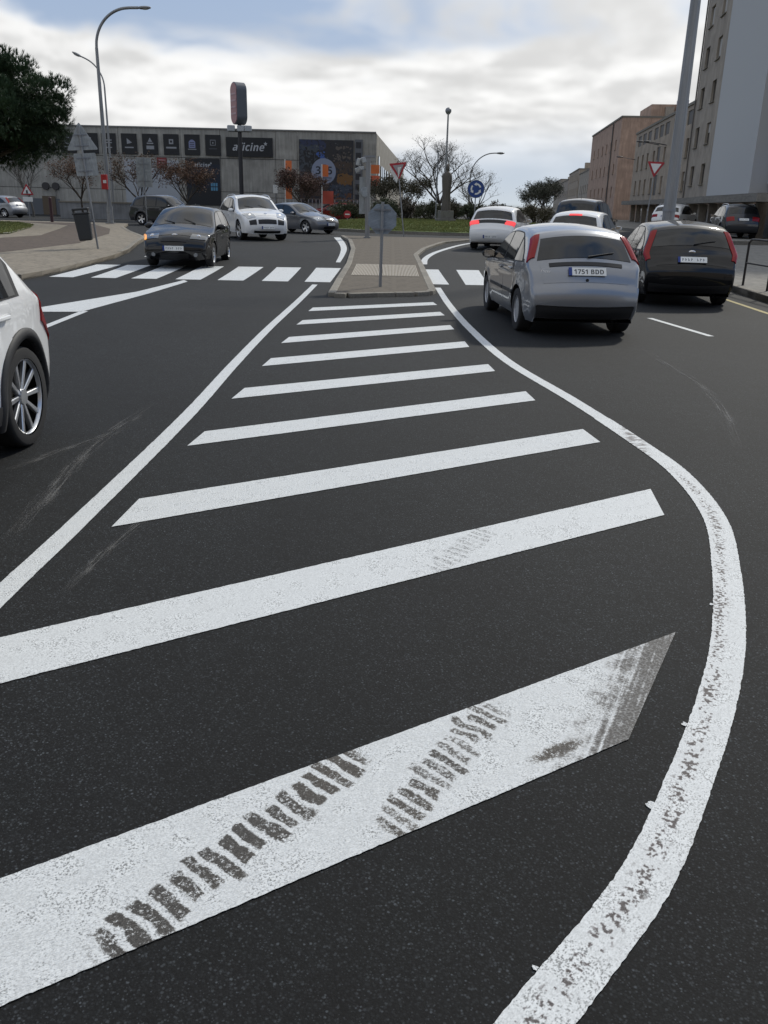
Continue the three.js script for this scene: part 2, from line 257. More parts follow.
// pale rubber scuffs across the left lane
{ const sc = mat([0.12, 0.12, 0.118], 0.9, { alphaMap: texFrom(512, 64, (x, y, o) => { const n = fbm(x / 40, y / 5, 4, 5) * 0.7 + 0.3 * h2(x, y, 9), m = sst(0.46, 0.78, n) * sst(0, 0.3, y / 64) * sst(1, 0.7, y / 64) * sst(0, 0.25, x / 512) * sst(1, 0.7, x / 512); o[0] = o[1] = o[2] = 230 * m; }, false, false), transparent: true });
  for (const [pts, w] of [[[[-1.95, -4.0], [-2.03, -4.9], [-2.12, -6.0], [-2.02, -7.7]], 0.15], [[[-2.5, -5.3], [-2.3, -5.9], [-1.95, -6.7]], 0.12], [[[-1.45, -3.5], [-1.42, -4.0], [-1.3, -4.8]], 0.08], [[[-6.5, -17.5], [-3.5, -17.2], [-1.9, -17.9]], 0.12], [[[2.6, -6.0], [3.2, -8.5], [3.3, -12]], 0.16]]) { const c = curve2(pts, 20); let tot = 0; for (let i = 1; i < c.length; i++) tot += Math.hypot(c[i][0] - c[i - 1][0], c[i][1] - c[i - 1][1]); part(road, 'tyre_scuff', line(c, w, { y: 0.003, uv: (x, z, l, s) => [l / tot, s] }), sc); } }

// ------------------------------------------------------------------ pavements, islands, grass
const concMap = texFrom(512, 512, (x, y, o) => { const n = fbm(x / 40, y / 40, 5, 15, 13), f = h2(x, y, 2), s = sst(0.62, 0.75, fbm(x / 22, y / 22, 3, 18, 24)); const v = 176 + 46 * (n - 0.5) + 26 * (f - 0.5) - 26 * s; o[0] = v; o[1] = v * 0.985; o[2] = v * 0.95; });
M.pave = mat([0.50, 0.45, 0.38], 0.9, { map: concMap, bumpMap: concMap, bumpScale: 0.002 });
M.paveRight = mat([0.42, 0.41, 0.39], 0.9, { map: concMap, bumpMap: concMap, bumpScale: 0.002 });
M.path = mat([0.20, 0.155, 0.13], 0.92, { map: concMap });
M.kerb = [0.44, 0.49, 0.54].map((v) => mat([v, v * 0.95, v * 0.86], 0.88, { map: concMap }));
M.islandTop = mat([0.24, 0.205, 0.165], 0.92, { map: concMap, bumpMap: concMap, bumpScale: 0.003 });
function slab(pts, h, uvs = 1.6, maxEdge = 1.6) {              // flat draped top with walls down to the road
  const sh = new THREE.Shape(pts.map(([x, z]) => new THREE.Vector2(x, -z))); let g = new THREE.ShapeGeometry(sh); g.rotateX(-Math.PI / 2); g = new TessellateModifier(maxEdge, 7).modify(g.toNonIndexed());
  const P = g.attributes.position, u = []; for (let i = 0; i < P.count; i++) { P.setY(i, G(P.getZ(i)) + h); u.push(P.getX(i) / uvs, P.getZ(i) / uvs); } g.setAttribute('uv', new THREE.Float32BufferAttribute(u, 2)); g = mergeVertices(g); g.deleteAttribute('normal'); g.computeVertexNormals();
  if (g.attributes.normal.getY(0) < 0) { g.setIndex([...g.index.array].reverse()); g.computeVertexNormals(); }
  const loop = [...pts, pts[0]]; const w = new THREE.BufferGeometry(), p = [], uu = [];
  for (let i = 0; i < loop.length - 1; i++) { const n = Math.max(1, Math.ceil(Math.hypot(loop[i + 1][0] - loop[i][0], loop[i + 1][1] - loop[i][1]) / 1.5)); for (let k = 0; k < n; k++) { const q = [k / n, (k + 1) / n].map((t) => [lerp(loop[i][0], loop[i + 1][0], t), lerp(loop[i][1], loop[i + 1][1], t)]); const y0 = G(q[0][1]), y1 = G(q[1][1]); p.push(q[0][0], y0 - 0.08, q[0][1], q[1][0], y1 - 0.08, q[1][1], q[1][0], y1 + h, q[1][1], q[0][0], y0 - 0.08, q[0][1], q[1][0], y1 + h, q[1][1], q[0][0], y0 + h, q[0][1]); for (let m = 0; m < 6; m++) uu.push(m / 6, 0); } }
  w.setAttribute('position', new THREE.Float32BufferAttribute(p, 3)); w.setAttribute('uv', new THREE.Float32BufferAttribute(uu, 2)); w.computeVertexNormals();
  return MG([g, w]);
}
// kerb stones laid end to end along a polyline; each is a part of the pavement it edges
function kerbs(parent, pts, { w = 0.16, h = 0.13, len = 1.0, gap = 0.012, side = 1, drop } = {}) {
  const c = []; for (let i = 0; i < pts.length - 1; i++) { const n = Math.max(1, Math.round(Math.hypot(pts[i + 1][0] - pts[i][0], pts[i + 1][1] - pts[i][1]) / len)); for (let k = 0; k < n; k++) c.push([lerp(pts[i][0], pts[i + 1][0], k / n), lerp(pts[i][1], pts[i + 1][1], k / n)]); } c.push(pts[pts.length - 1]);
  for (let i = 0; i < c.length - 1; i++) {
    const [ax, az] = c[i], [bx, bz] = c[i + 1], l = Math.hypot(bx - ax, bz - az), mz = (az + bz) / 2, hh = (drop ? drop(mz) : h) + 0.012, g = rbox(l - gap, hh + 0.1, w, 0.018);
    const m = part(parent, 'kerb_stone', g, M.kerb[Math.floor(h2(i, pts.length, 4) * 3)]), a = Math.atan2(-(bz - az), bx - ax);
    m.rotation.order = 'YZX'; m.rotation.set(0, a, Math.atan2(G(bz) - G(az), l)); m.position.set((ax + bx) / 2 + Math.sin(a) * side * w / 2, G(mz) + hh / 2 - 0.05, mz + Math.cos(a) * side * w / 2);
  }
}
// splitter island with a dropped crossing through it
const islL = [[-1.02, -16.95], [-1.06, -20.4], [-1.06, -25.0], [-1.20, -31.2], [-1.60, -37.5], [-2.15, -42.0]], islR = [[3.9, -41.8], [2.15, -37.6], [1.12, -32.2], [0.74, -28.9], [0.78, -25.5], [0.80, -20.4], [0.80, -18.1]], nose = [[0.72, -17.75], [0.45, -17.5], [-0.3, -17.2], [-0.8, -16.9]];
const island = struct('splitter_island', slab([...islL, ...islR, ...nose], 0.075, 1.3, 1.2), M.islandTop, 'concrete traffic island in the middle of the road');
kerbs(island, islL, { side: -1, len: 0.95, h: 0.07 }); kerbs(island, islR, { side: -1, len: 0.95, h: 0.07 }); kerbs(island, [islR.at(-1), ...nose, islL[0]], { side: -1, len: 0.5, h: 0.07 });
{ const ribs = []; for (let i = 0; i < 44; i++) { const x = -0.90 + i * 0.037; ribs.push(box(0.018, 0.008, 3.4, x, 0, 0)); }
  const g = MG(ribs); const P = g.attributes.position; for (let i = 0; i < P.count; i++) { const z = P.getZ(i) - 22.9; P.setZ(i, z); P.setY(i, P.getY(i) + G(z) + 0.082); } g.computeVertexNormals();
  const base = strip([[-0.93, -24.65], [-0.93, -21.15]], [[0.72, -24.65], [0.72, -21.15]], { y: 0.079, div: 0.5 }); part(island, 'tactile_paving', base, mat([0.33, 0.29, 0.24], 0.9, { map: concMap })); part(island, 'tactile_rib', g, mat([0.44, 0.40, 0.34], 0.88)).userData.kind = 'stuff'; }
// left pavement, red-brown path and lawn
const padL = [[-46, -25.5], [-24, -22.0], [-13, -19.0], [-8.6, -18.35], [-7.85, -18.9], [-7.78, -21.0], [-7.86, -25.5], [-8.15, -28.0], [-8.9, -31.7], [-9.4, -34.6], [-11.5, -40], [-13.6, -46], [-15.2, -52.4], [-30, -54], [-46, -56]];
const paveL = struct('pavement', slab(padL, 0.11, 1.7, 1.6), M.pave, 'sandy concrete pavement on the left of the road');
kerbs(paveL, padL.slice(1, 12), { side: -1, h: 0.11, len: 1.2, drop: (z) => z > -27 && z < -19.2 ? 0.035 : 0.11 });
part(paveL, 'path', strip([[-44, -29.5], [-20, -28.6], [-14.2, -30.3], [-13.2, -34], [-14.9, -40.5], [-16.6, -46.5], [-22, -51.5]], [[-44, -24.8], [-20, -23.6], [-11.2, -24.3], [-10.4, -30], [-11.4, -36.5], [-13.2, -42.5], [-17, -51]], { y: 0.1145, div: 0.8, across: 4, uv: (x, z) => [x / 1.5, z / 1.5] }), M.path, 'red-brown path strip round the lawn');
M.grassBase = mat([0.10, 0.14, 0.04], 1);
const lawnPts = [[-44, -32.5], [-20, -31.2], [-15.2, -32.2], [-14.6, -34.5], [-16.4, -41], [-17.6, -44.5], [-19.5, -47.5], [-23, -49.5], [-44, -51.5]];
const lawn = struct('lawn', slab(lawnPts, 0.15, 1.5, 1.5), M.grassBase, 'corner lawn beside the left pavement');
kerbs(lawn, lawnPts.slice(1, 8), { side: -1, h: 0.15, len: 1.2, w: 0.12 });
// roundabout centre
const RC = [3.8, -61], RX = 10.6, RZ = 13.4;
const ringPt = (r, t) => [RC[0] + Math.cos(t) * RX * r, RC[1] + Math.sin(t) * RZ * r];
const moundY = (x, z) => { const r = Math.hypot((x - RC[0]) / RX, (z - RC[1]) / RZ); return 0.33 + 0.35 * sst(1, 0.4, r) + 0.05 * fbm(x * 0.6, z * 0.6, 3, 6); };
const mound = new THREE.RingGeometry(0.001, 1, 72, 16); mound.rotateX(-Math.PI / 2); { const P = mound.attributes.position; for (let i = 0; i < P.count; i++) { const x = P.getX(i) * RX + RC[0], z = P.getZ(i) * RZ + RC[1]; P.setXYZ(i, x, moundY(x, z), z); } mound.computeVertexNormals(); }
const roundabout = struct('roundabout_lawn', mound, M.grassBase, 'grassed centre of the roundabout');
kerbs(roundabout, Array.from({ length: 57 }, (_, i) => ringPt(1, i / 56 * Math.PI * 2)), { side: 1, len: 2, h: 0.14, w: 0.3 });
// right pavement and the raised parking area behind it
const padR = [[7.55, 6], [7.50, -14], [7.56, -17.6], [7.8, -20.4], [7.95, -24], [8.2, -27.5], [8.95, -31.5], [10.6, -36], [13.6, -39.4], [20, -41.6], [60, -48], [60, 6]];
const paveR = struct('pavement', slab(padR, 0.13, 1.8, 1.8), M.paveRight, 'grey pavement on the right of the road');
kerbs(paveR, padR.slice(1, 9), { side: 1, len: 1.0 });
const padP = [[16.2, -43.4], [22, -44.4], [70, -52.5], [140, -140], [72, -330], [26, -120], [18.2, -72]];
const parkR = struct('car_park', slab(padP, 0.20, 2.2, 6), M.paveRight, 'raised paved parking strip below the apartment blocks');
kerbs(parkR, [padP[6], [17.0, -56], padP[0], padP[1], [45, -48.3]], { side: -1, h: 0.20, len: 1.6, w: 0.25 });
// ------------------------------------------------------------------ vehicles
M.tyre = mat([0.016, 0.016, 0.017], 0.85);
M.black = mat([0.014, 0.014, 0.015], 0.55);
M.trim = mat([0.022, 0.022, 0.024], 0.62);
M.under = mat([0.008, 0.008, 0.008], 0.9);
M.glass = phys([0.012, 0.014, 0.016], 0.03, { ior: 1.6 });
M.alloy = mat([0.62, 0.63, 0.65], 0.28, { metalness: 0.85 });
M.hubcap = mat([0.42, 0.43, 0.45], 0.4, { metalness: 0.5 });
M.chrome = mat([0.75, 0.75, 0.76], 0.12, { metalness: 1 });
M.red = phys([0.27, 0.008, 0.010], 0.14, { ior: 1.42 });
M.redLit = phys([0.55, 0.02, 0.02], 0.2, { emissive: lin(1, 0.06, 0.07), emissiveIntensity: 0.9, clearcoat: 1 });
M.amberLit = phys([0.7, 0.25, 0.02], 0.2, { emissive: lin(1, 0.42, 0.06), emissiveIntensity: 1.1, clearcoat: 1 });
M.lamp = phys([0.42, 0.44, 0.46], 0.1, { metalness: 0.55, clearcoat: 1, clearcoatRoughness: 0.02 });
M.lampDark = phys([0.10, 0.105, 0.11], 0.12, { metalness: 0.4, clearcoat: 1, clearcoatRoughness: 0.02 });
M.lampLit = phys([0.8, 0.8, 0.78], 0.15, { emissive: lin(1, 0.95, 0.85), emissiveIntensity: 1.1, clearcoat: 1 });
M.plateBlue = mat([0.02, 0.06, 0.32], 0.5);
const paintOf = (c, metal = 0, rough = 0.42, coat = 1) => phys(c, rough, { metalness: metal, specularIntensity: 0.12, clearcoat: coat, clearcoatRoughness: 0.035 });
const plateMat = (text, blur) => mat([1, 1, 1], 0.45, { map: canvasTex(512, 112, (g, w, h) => {
  g.fillStyle = '#e6e7e4'; g.fillRect(0, 0, w, h); g.fillStyle = '#16357f'; g.fillRect(0, 0, 46, h); g.fillStyle = '#1a1a1c';
  if (text) { g.font = 'bold 92px sans-serif'; g.textBaseline = 'middle'; g.textAlign = 'center'; g.fillText(text, w / 2 + 20, h / 2 + 4, 420); }
  else { g.fillStyle = '#7b7e82'; for (let i = 0; i < 8; i++) if (i !== 4) { g.fillRect(74 + i * 52, 30, 12, 54); g.fillRect(90 + i * 52, 34 + (i % 3) * 10, 12, 26); } }
}) });
const PLATES = { none: plateMat('') };
const bendTop = 0.35;

function chaikin(pts, k) { for (let i = 0; i < k; i++) { const o = [pts[0]]; for (let j = 0; j < pts.length - 1; j++) { const [a, b] = [pts[j], pts[j + 1]]; o.push([lerp(a[0], b[0], 0.25), lerp(a[1], b[1], 0.25)], [lerp(a[0], b[0], 0.75), lerp(a[1], b[1], 0.75)]); } o.push(pts[pts.length - 1]); pts = o; } return pts; }

// The body is one surface P(s, q): s runs along the outline from under the nose over the roof to under the tail,
// q runs from the centre line (0) to the edge of the outline (1) and down the flank (2).
function carBody(S) {
  const C = chaikin(S.prof, 3), n = C.length, cum = [0];
  for (let i = 1; i < n; i++) cum.push(cum[i - 1] + Math.hypot(C[i][0] - C[i - 1][0], C[i][1] - C[i - 1][1]));
  const tot = cum[n - 1], L = S.L, x0 = S.fo + S.wb / 2;
  const at = (s) => { const d = clamp(s) * tot; let i = 1; while (i < n - 1 && cum[i] < d) i++; const t = (d - cum[i - 1]) / (cum[i] - cum[i - 1]); return [lerp(C[i - 1][0], C[i][0], t), lerp(C[i - 1][1], C[i][1], t)]; };
  const sOf = (idx) => { let b = 1e9, r = 0; const p = S.prof[idx]; for (let i = 0; i <= 600; i++) { const q = at(i / 600), d = Math.hypot(q[0] - p[0], q[1] - p[1]); if (d < b) { b = d; r = i / 600; } } return r; };
  const dist = (x, y) => { let b = 1e9; for (let i = 1; i < n; i++) { const ax = C[i - 1][0], ay = C[i - 1][1], bx = C[i][0] - ax, by = C[i][1] - ay, t = clamp(((x - ax) * bx + (y - ay) * by) / (bx * bx + by * by)), d = Math.hypot(x - ax - bx * t, y - ay - by * t); if (d < b) b = d; } return b; };
  const belt = (x) => lerp(S.belt[0], S.belt[1], x / L);
  const wide = (x, y) => {
    let w = S.hw; const f = S.ftaper ?? 0.11, r = S.rtaper ?? 0.07;
    if (x < 1.0) w *= 1 - f * Math.pow(1 - x / 1.0, 2); if (x > L - 1.1) w *= 1 - r * Math.pow((x - L + 1.1) / 1.1, 2);
    const b = belt(x), u = y - b; w -= S.tumble * 0.5 * (u + Math.sqrt(u * u + 0.0012)); w -= 0.012 * clamp(-u / 0.5); if (y < 0.42) w -= 0.10 * Math.pow((0.42 - y) / 0.3, 2);
    w += 0.018 * Math.exp(-Math.pow((y - b + 0.06) / 0.05, 2));                      // shoulder line
    for (const ax of [S.fo, S.fo + S.wb]) { const d = Math.hypot(x - ax, y - S.wr) - S.wr * 1.18; w += 0.014 * Math.exp(-Math.pow(d / 0.09, 2)) * (y < b ? 1 : 0); }   // flared arches
    return w;
  };
  const rad = (s) => { const k = S.rad ?? 0.10; return k * (s < 0.14 ? 1.6 : s > 0.9 ? 1.1 : 1); };
  const flank = (x, y, s) => { const d = dist(x, y), r = s === undefined ? (S.rad ?? 0.10) : rad(s); return wide(x, y) - (d < r ? r - Math.sqrt(Math.max(0, r * r - (r - d) * (r - d))) : 0); };
  const arc = S.wr * 1.16, sill = S.sill;
  const bottom = (x) => { let y = sill; if (x < 0.5) y = Math.max(y, sill + 0.02); for (const ax of [S.fo, S.fo + S.wb]) { const d = Math.abs(x - ax); if (d < arc) y = Math.max(y, S.wr + Math.sqrt(arc * arc - d * d) - 0.01 * 0); } return y; };
  const xb = (s) => { const c = at(s), a = 0.82 * clamp((c[0] - C[0][0]) / (C[n - 1][0] - C[0][0])) + 0.18 * s; return lerp(C[0][0], C[n - 1][0], a); };
  const nrm = (s) => { const a = at(s - 0.006), b = at(s + 0.006), l = Math.hypot(b[0] - a[0], b[1] - a[1]); return [-(b[1] - a[1]) / l, (b[0] - a[0]) / l]; };
  const bow = (s) => { const N = nrm(s), f = Math.max(0, -N[0]), u = Math.max(0, N[1]), r = Math.max(0, N[0]); return ((S.bowF ?? 0.14) * f + 0.035 * u + (S.bowR ?? 0.08) * r) * sst(0, 0.04, s) * sst(1, 0.97, s) + 0.02; };
  const P = (s, q) => {
    const sg = q < 0 ? -1 : 1; q = Math.abs(q); const c = at(s);
    if (q <= 1) { const r = rad(s), w = wide(c[0], c[1]) - r, N = nrm(s), b = bow(s) * (1 - q * q); return V(x0 - (c[0] + N[0] * b), c[1] + N[1] * b, sg * q * w); }
    const t = Math.pow(q - 1, 1.9), bx = xb(s), by = bottom(bx), x = lerp(c[0], bx, t), y = lerp(c[1], Math.min(by, c[1]), t);
    return V(x0 - x, y, sg * (t === 0 ? wide(x, y) - rad(s) : flank(x, y, s)));
  };
  const Nrm = (s, q) => { const e = 0.004, a = P(s - e, q), b = P(s + e, q), c = P(s, q - 0.02), d = P(s, q + 0.02); return b.sub(a).cross(d.sub(c)).normalize(); };
  // sample list: even in s, plus stations that follow the wheel arches
  const want = []; for (let i = 0; i <= S.res; i++) want.push(i / S.res);
  for (const ax of [S.fo, S.fo + S.wb]) for (let k = 0; k <= 16; k++) { const tx = ax - arc * Math.cos(k / 16 * Math.PI) * 0.9995; let a = 0, b = 1; for (let i = 0; i < 40; i++) { const m = (a + b) / 2; if (xb(m) < tx) a = m; else b = m; } want.push(a); }
  want.sort((a, b) => a - b); const ss = want.filter((v, i) => !i || v - want[i - 1] > 4e-4);
  const qs = []; for (let i = -14; i <= 14; i++) { const a = Math.abs(i), v = a <= 5 ? a / 5 : 1 + (a - 5) / 9; qs.push(i < 0 ? -v : v); }
  const pos = [], id = [], w = qs.length; for (const s of ss) for (const q of qs) { const p = P(s, q); pos.push(p.x, p.y, p.z); }
  for (let i = 0; i < ss.length - 1; i++) for (let j = 0; j < w - 1; j++) { const a = i * w + j; id.push(a, a + 1, a + w, a + 1, a + w + 1, a + w); }
  const body = new THREE.BufferGeometry(); body.setAttribute('position', new THREE.Float32BufferAttribute(pos, 3)); body.setIndex(id); body.computeVertexNormals();
  const up = []; { const ui = []; ss.forEach((s) => { const p = P(s, 2); up.push(p.x, p.y, p.z, p.x, p.y, -p.z); }); for (let i = 0; i < ss.length - 1; i++) { const a = i * 2; ui.push(a, a + 2, a + 1, a + 1, a + 2, a + 3); } const g = new THREE.BufferGeometry(); g.setAttribute('position', new THREE.Float32BufferAttribute(up, 3)); g.setIndex(ui); g.computeVertexNormals(); var under = g; }
  // patch of skin lifted by off, with a rim folded back to the body
  function skin(fn, nu, nv, off) {
    const p = [], ix = [], at2 = (a, b, o) => { const [pt, nn] = fn(a, b); return pt.addScaledVector(nn, o); };
    for (let i = 0; i <= nu; i++) for (let j = 0; j <= nv; j++) { const v = at2(i / nu, j / nv, off); p.push(v.x, v.y, v.z); }
    const W = nv + 1; for (let i = 0; i < nu; i++) for (let j = 0; j < nv; j++) { const a = i * W + j; ix.push(a, a + 1, a + W, a + 1, a + W + 1, a + W); }
    const g = new THREE.BufferGeometry(); g.setAttribute('position', new THREE.Float32BufferAttribute(p, 3)); g.setIndex(ix); g.computeVertexNormals();
    const e = []; for (let i = 0; i < nu; i++) e.push([i / nu, 0, (i + 1) / nu, 0], [i / nu, 1, (i + 1) / nu, 1]); for (let j = 0; j < nv; j++) e.push([0, j / nv, 0, (j + 1) / nv], [1, j / nv, 1, (j + 1) / nv]);
    const rp = []; for (const [a, b, c, d] of e) { const A = at2(a, b, off), B = at2(c, d, off), A2 = at2(a, b, -0.012), B2 = at2(c, d, -0.012); rp.push(...A, ...B, ...B2, ...A, ...B2, ...A2); }
    const r = new THREE.BufferGeometry(); r.setAttribute('position', new THREE.Float32BufferAttribute(rp, 3)); r.computeVertexNormals();
    return MG([g, r]);
  }
  const patch = (s0, s1, q0, q1, off = 0.006, nu = 14, nv = 10, shape) => skin((a, b) => { let s = lerp(s0, s1, a), q = lerp(q0, q1, b); if (shape) [s, q] = shape(s, q, a, b); const nn = Nrm(s, q); return [P(s, q), nn]; }, nu, nv, off);
  const sideZ = (x, y) => flank(x, y);
  const side = (sg, xa, xb2, lo, hi, off = 0.006, nx = 16, ny = 6) => skin((a, b) => { const x = lerp(xa, xb2, a), y = lerp(lo(x), hi(x), b), e = 0.01, z = sideZ(x, y), nx2 = -(sideZ(x + e, y) - z) / e, ny2 = -(sideZ(x, y + e) - z) / e, nn = V(-nx2, ny2, sg).normalize(); return [V(x0 - x, y, sg * z), nn]; }, nx, ny, off);
  const top = (x) => { let y = 0; for (let i = 1; i < n; i++) { const a = C[i - 1], b = C[i]; if ((a[0] <= x && b[0] >= x) && a[0] !== b[0]) y = Math.max(y, lerp(a[1], b[1], (x - a[0]) / (b[0] - a[0]))); } return y; };
  return { body, under, P, Nrm, patch, side, sOf, at, top, belt, flank, x0, L, bottom };
}
function wheelGeos(r, w, kind) {
  const rimR = r * (kind === 'cap' ? 0.63 : kind === 'ten' ? 0.765 : 0.70), pts = [[rimR, -w / 2], [r * 0.94, -w / 2 - 0.004], [r * 0.985, -w / 2 + 0.02], [r, -w / 2 + 0.05], [r, w / 2 - 0.05], [r * 0.985, w / 2 - 0.02], [r * 0.94, w / 2 + 0.004], [rimR, w / 2]].map(([a, b]) => new THREE.Vector2(a, b));
  const tyre = new THREE.LatheGeometry(pts, 36); tyre.rotateX(Math.PI / 2);
  const g = [], face = w / 2 - 0.012;
  const lip = new THREE.LatheGeometry([[rimR * 0.93, face - 0.02], [rimR * 0.95, face + 0.004], [rimR * 1.0, face + 0.006], [rimR, face - 0.03]].map(([a, b]) => new THREE.Vector2(a, b)), 36); lip.rotateX(Math.PI / 2); g.push(lip);
  const N = kind === 'ten' ? 10 : kind === 'five' ? 5 : kind === 'cap' ? 7 : 6;
  for (let i = 0; i < N; i++) {
    const a = i / N * 6.2832, b0 = kind === 'cap' ? 0.10 : kind === 'five' ? 0.075 : kind === 'ten' ? 0.020 : 0.05, b1 = b0 * (kind === 'ten' ? 1.5 : 1.15), sh = new THREE.Shape(); sh.moveTo(0.04, -b0 / 2); sh.lineTo(rimR * 0.96, -b1 / 2); sh.lineTo(rimR * 0.96, b1 / 2); sh.lineTo(0.04, b0 / 2); sh.closePath();
    const e = new THREE.ExtrudeGeometry(sh, { depth: 0.022, bevelEnabled: true, bevelThickness: 0.006, bevelSize: 0.005, bevelSegments: 1 }); e.rotateZ(a); e.translate(0, 0, face - 0.036); const P = e.attributes.position; for (let k = 0; k < P.count; k++) { const q = Math.hypot(P.getX(k), P.getY(k)) / rimR; P.setZ(k, P.getZ(k) - 0.022 * (1 - q) * (kind === 'cap' ? 0.3 : 1)); } e.computeVertexNormals(); g.push(e);
  }
  const hub = new THREE.CylinderGeometry(0.055, 0.06, 0.035, 20); hub.rotateX(Math.PI / 2); hub.translate(0, 0, face - 0.03); g.push(hub);
  const disc = new THREE.CylinderGeometry(rimR * 0.95, rimR * 0.95, 0.02, 28); disc.rotateX(Math.PI / 2); disc.translate(0, 0, 0.0);
  return { tyre, rim: MG(g), disc };
}
const rimPos = (hw) => hw;
function buildCar(name, label, S, pos, head, group) {
  const turn = Math.atan2(-head[1], head[0]), o = thing(name, label, S.cat ?? 'car', pos, turn, group), B = carBody(S), pm = S.paint;
  const body = part(o, 'body', B.body, pm); part(body, 'underbody', B.under, M.under);
  const s = {}; for (const k in S.mark) s[k] = B.sOf(S.mark[k]);
  const { cowl, roofF, roofR, glassR } = s;
  // fittings on the nose and tail are given by height above the ground
  const seek = (y, rear) => { let b = 1e9, r = 0; for (let i = 0; i <= 400; i++) { const v = rear ? 0.5 + i / 800 : i / 1000, d = Math.abs(B.at(v)[1] - y); if (d < b) { b = d; r = v; } } return r; };
  const conv = (o2, rear) => { if (!o2) return o2; const r = { ...o2 }, k = (v) => seek(v, rear); for (const n of ['lamp', 'grille', 'bump', 'lower', 'third', 'band']) if (r[n]) r[n] = [k(r[n][0]), k(r[n][1]), ...r[n].slice(2)]; for (const n of ['plate', 'badge', 'lockDot']) if (r[n]) r[n] = k(r[n]); for (const n of ['fog', 'gate', 'script']) if (r[n]) r[n] = [k(r[n][0]), ...r[n].slice(1)]; if (r.intakes) r.intakes = r.intakes.map((a) => [k(a[0]), k(a[1]), ...a.slice(2)]); return r; };
  S = { ...S, front: conv(S.front, false), rear: conv(S.rear, true) };
  const put = (nm, g, m, par = o, lb) => part(par, nm, g, m, lb);
  // glass
  const wsh = (sa, qa) => (ss, q, a, b) => [ss, q * (1 - qa * 0)];
  put('windscreen', B.patch(cowl + 0.012, roofF - 0.008, -0.97, 0.97, 0.005, 10, 14), M.glass);
  const ri = S.rearInset ?? 0.97;
  put('rear_window', B.patch(roofR + (S.rw0 ?? 0.008), glassR - (S.rw1 ?? 0.01), -ri, ri, 0.006, 10, 14), M.glass);
  for (const sg of [-1, 1]) {
    const gl = S.glass, bot = (x) => B.belt(x) + 0.015, hi = (x) => Math.max(bot(x) + 0.01, B.top(x) - gl.gap - (x > gl.c ? (x - gl.c) * (gl.drop ?? 0.25) : 0));
    const segs = gl.cuts;      // x positions of the pillars
    put('window_surround', B.side(sg, segs[0] - 0.05, segs[segs.length - 1] + 0.04, (x) => bot(x) - 0.012, (x) => Math.max(bot(x) + 0.005, hi(x) + 0.018), 0.004, 40, 4), S.surround ?? M.black);
    for (let i = 0; i < segs.length - 1; i++) put('side_window', B.side(sg, segs[i] + 0.03, segs[i + 1] - 0.03, bot, hi, 0.0085, 16, 5), M.glass);
  }
  // doors stand a hair proud of the body so that their shut lines show
  for (const sg of [-1, 1]) for (const [a, b] of S.doors ?? []) {
    const d = put('door', B.side(sg, a, b, (x) => Math.max(B.bottom(x) + 0.05, S.sill + 0.09), (x) => B.belt(x) - 0.02, 0.005, 16, 8), pm);
    const hx = b - 0.14, hy = B.belt(hx) - 0.10; put('handle', rbox(0.19, 0.032, 0.03, 0.012, B.x0 - hx, hy, sg * (B.flank(hx, hy) + 0.018)), S.handle ?? pm, d);
    if (S.rubStrip) put('rub_strip', B.side(sg, a + 0.02, b - 0.02, () => 0.50, () => 0.545, 0.016, 10, 2), M.trim, d);
  }
  if (S.front) {
    const f = S.front;
    put('bonnet', B.patch(s.nose + 0.012, cowl - 0.006, -0.93, 0.93, 0.005, 14, 14), pm);
    if (f.grille) { const gr = put('grille', B.patch(f.grille[0], f.grille[1], -f.grille[2], f.grille[2], 0.010, 4, 10), M.black); for (let k = 1; k < 4; k++) { const sv = lerp(f.grille[0], f.grille[1], k / 4); put('grille_bar', B.patch(sv - 0.0025, sv + 0.0025, -f.grille[2] * 0.97, f.grille[2] * 0.97, 0.018, 2, 10), f.bars ?? M.trim, gr); } }
    for (const [a, b, c, m] of f.intakes ?? []) put('air_intake', B.patch(a, b, c[0], c[1], 0.009, 4, 8), m ?? M.black);
    for (const sg of [-1, 1]) {
      const h = put('headlight', B.patch(f.lamp[0], f.lamp[1], sg * f.lamp[2], sg * f.lamp[3], 0.012, 8, 8, (ss, q, a, b) => [ss + f.rake * b * (sg > 0 ? 1 : 1), q]), f.lampMat ?? M.lamp);
      const c0 = B.P(lerp(f.lamp[0], f.lamp[1], 0.5) + f.rake * 0.45, sg * lerp(f.lamp[2], f.lamp[3], 0.4)), cy = new THREE.SphereGeometry(0.055, 14, 10); cy.scale(0.45, 1, 1); cy.translate(c0.x + 0.004, c0.y, c0.z); put('reflector', cy, f.lit ? M.lampLit : M.chrome, h);
      if (f.amber && sg === f.amber) put('indicator', B.patch(f.lamp[0] + f.rake * 0.8, f.lamp[1] + f.rake * 0.9, sg * (f.lamp[3] - 0.14), sg * (f.lamp[3] + 0.03), 0.02, 4, 4), M.amberLit, h, 'lit amber indicator');
      if (f.fog) { const p = B.P(f.fog[0], sg * f.fog[1]), cg = new THREE.CylinderGeometry(0.05, 0.05, 0.03, 16); cg.rotateZ(Math.PI / 2); cg.translate(p.x + 0.005, p.y, p.z); put('fog_lamp', cg, M.lamp); }
    }
    const pp = B.P(f.plate, 0); put('number_plate', plateBox(0.52, 0.115), S.plateMat ?? PLATES.none).position.set(pp.x + 0.018, pp.y, 0);
    if (f.badge) { const q = B.P(f.badge, 0), bg = new THREE.SphereGeometry(0.06, 16, 8); bg.scale(0.25, 0.5, 1.2); bg.translate(q.x + 0.012, q.y, 0); put('badge', bg, M.chrome); }
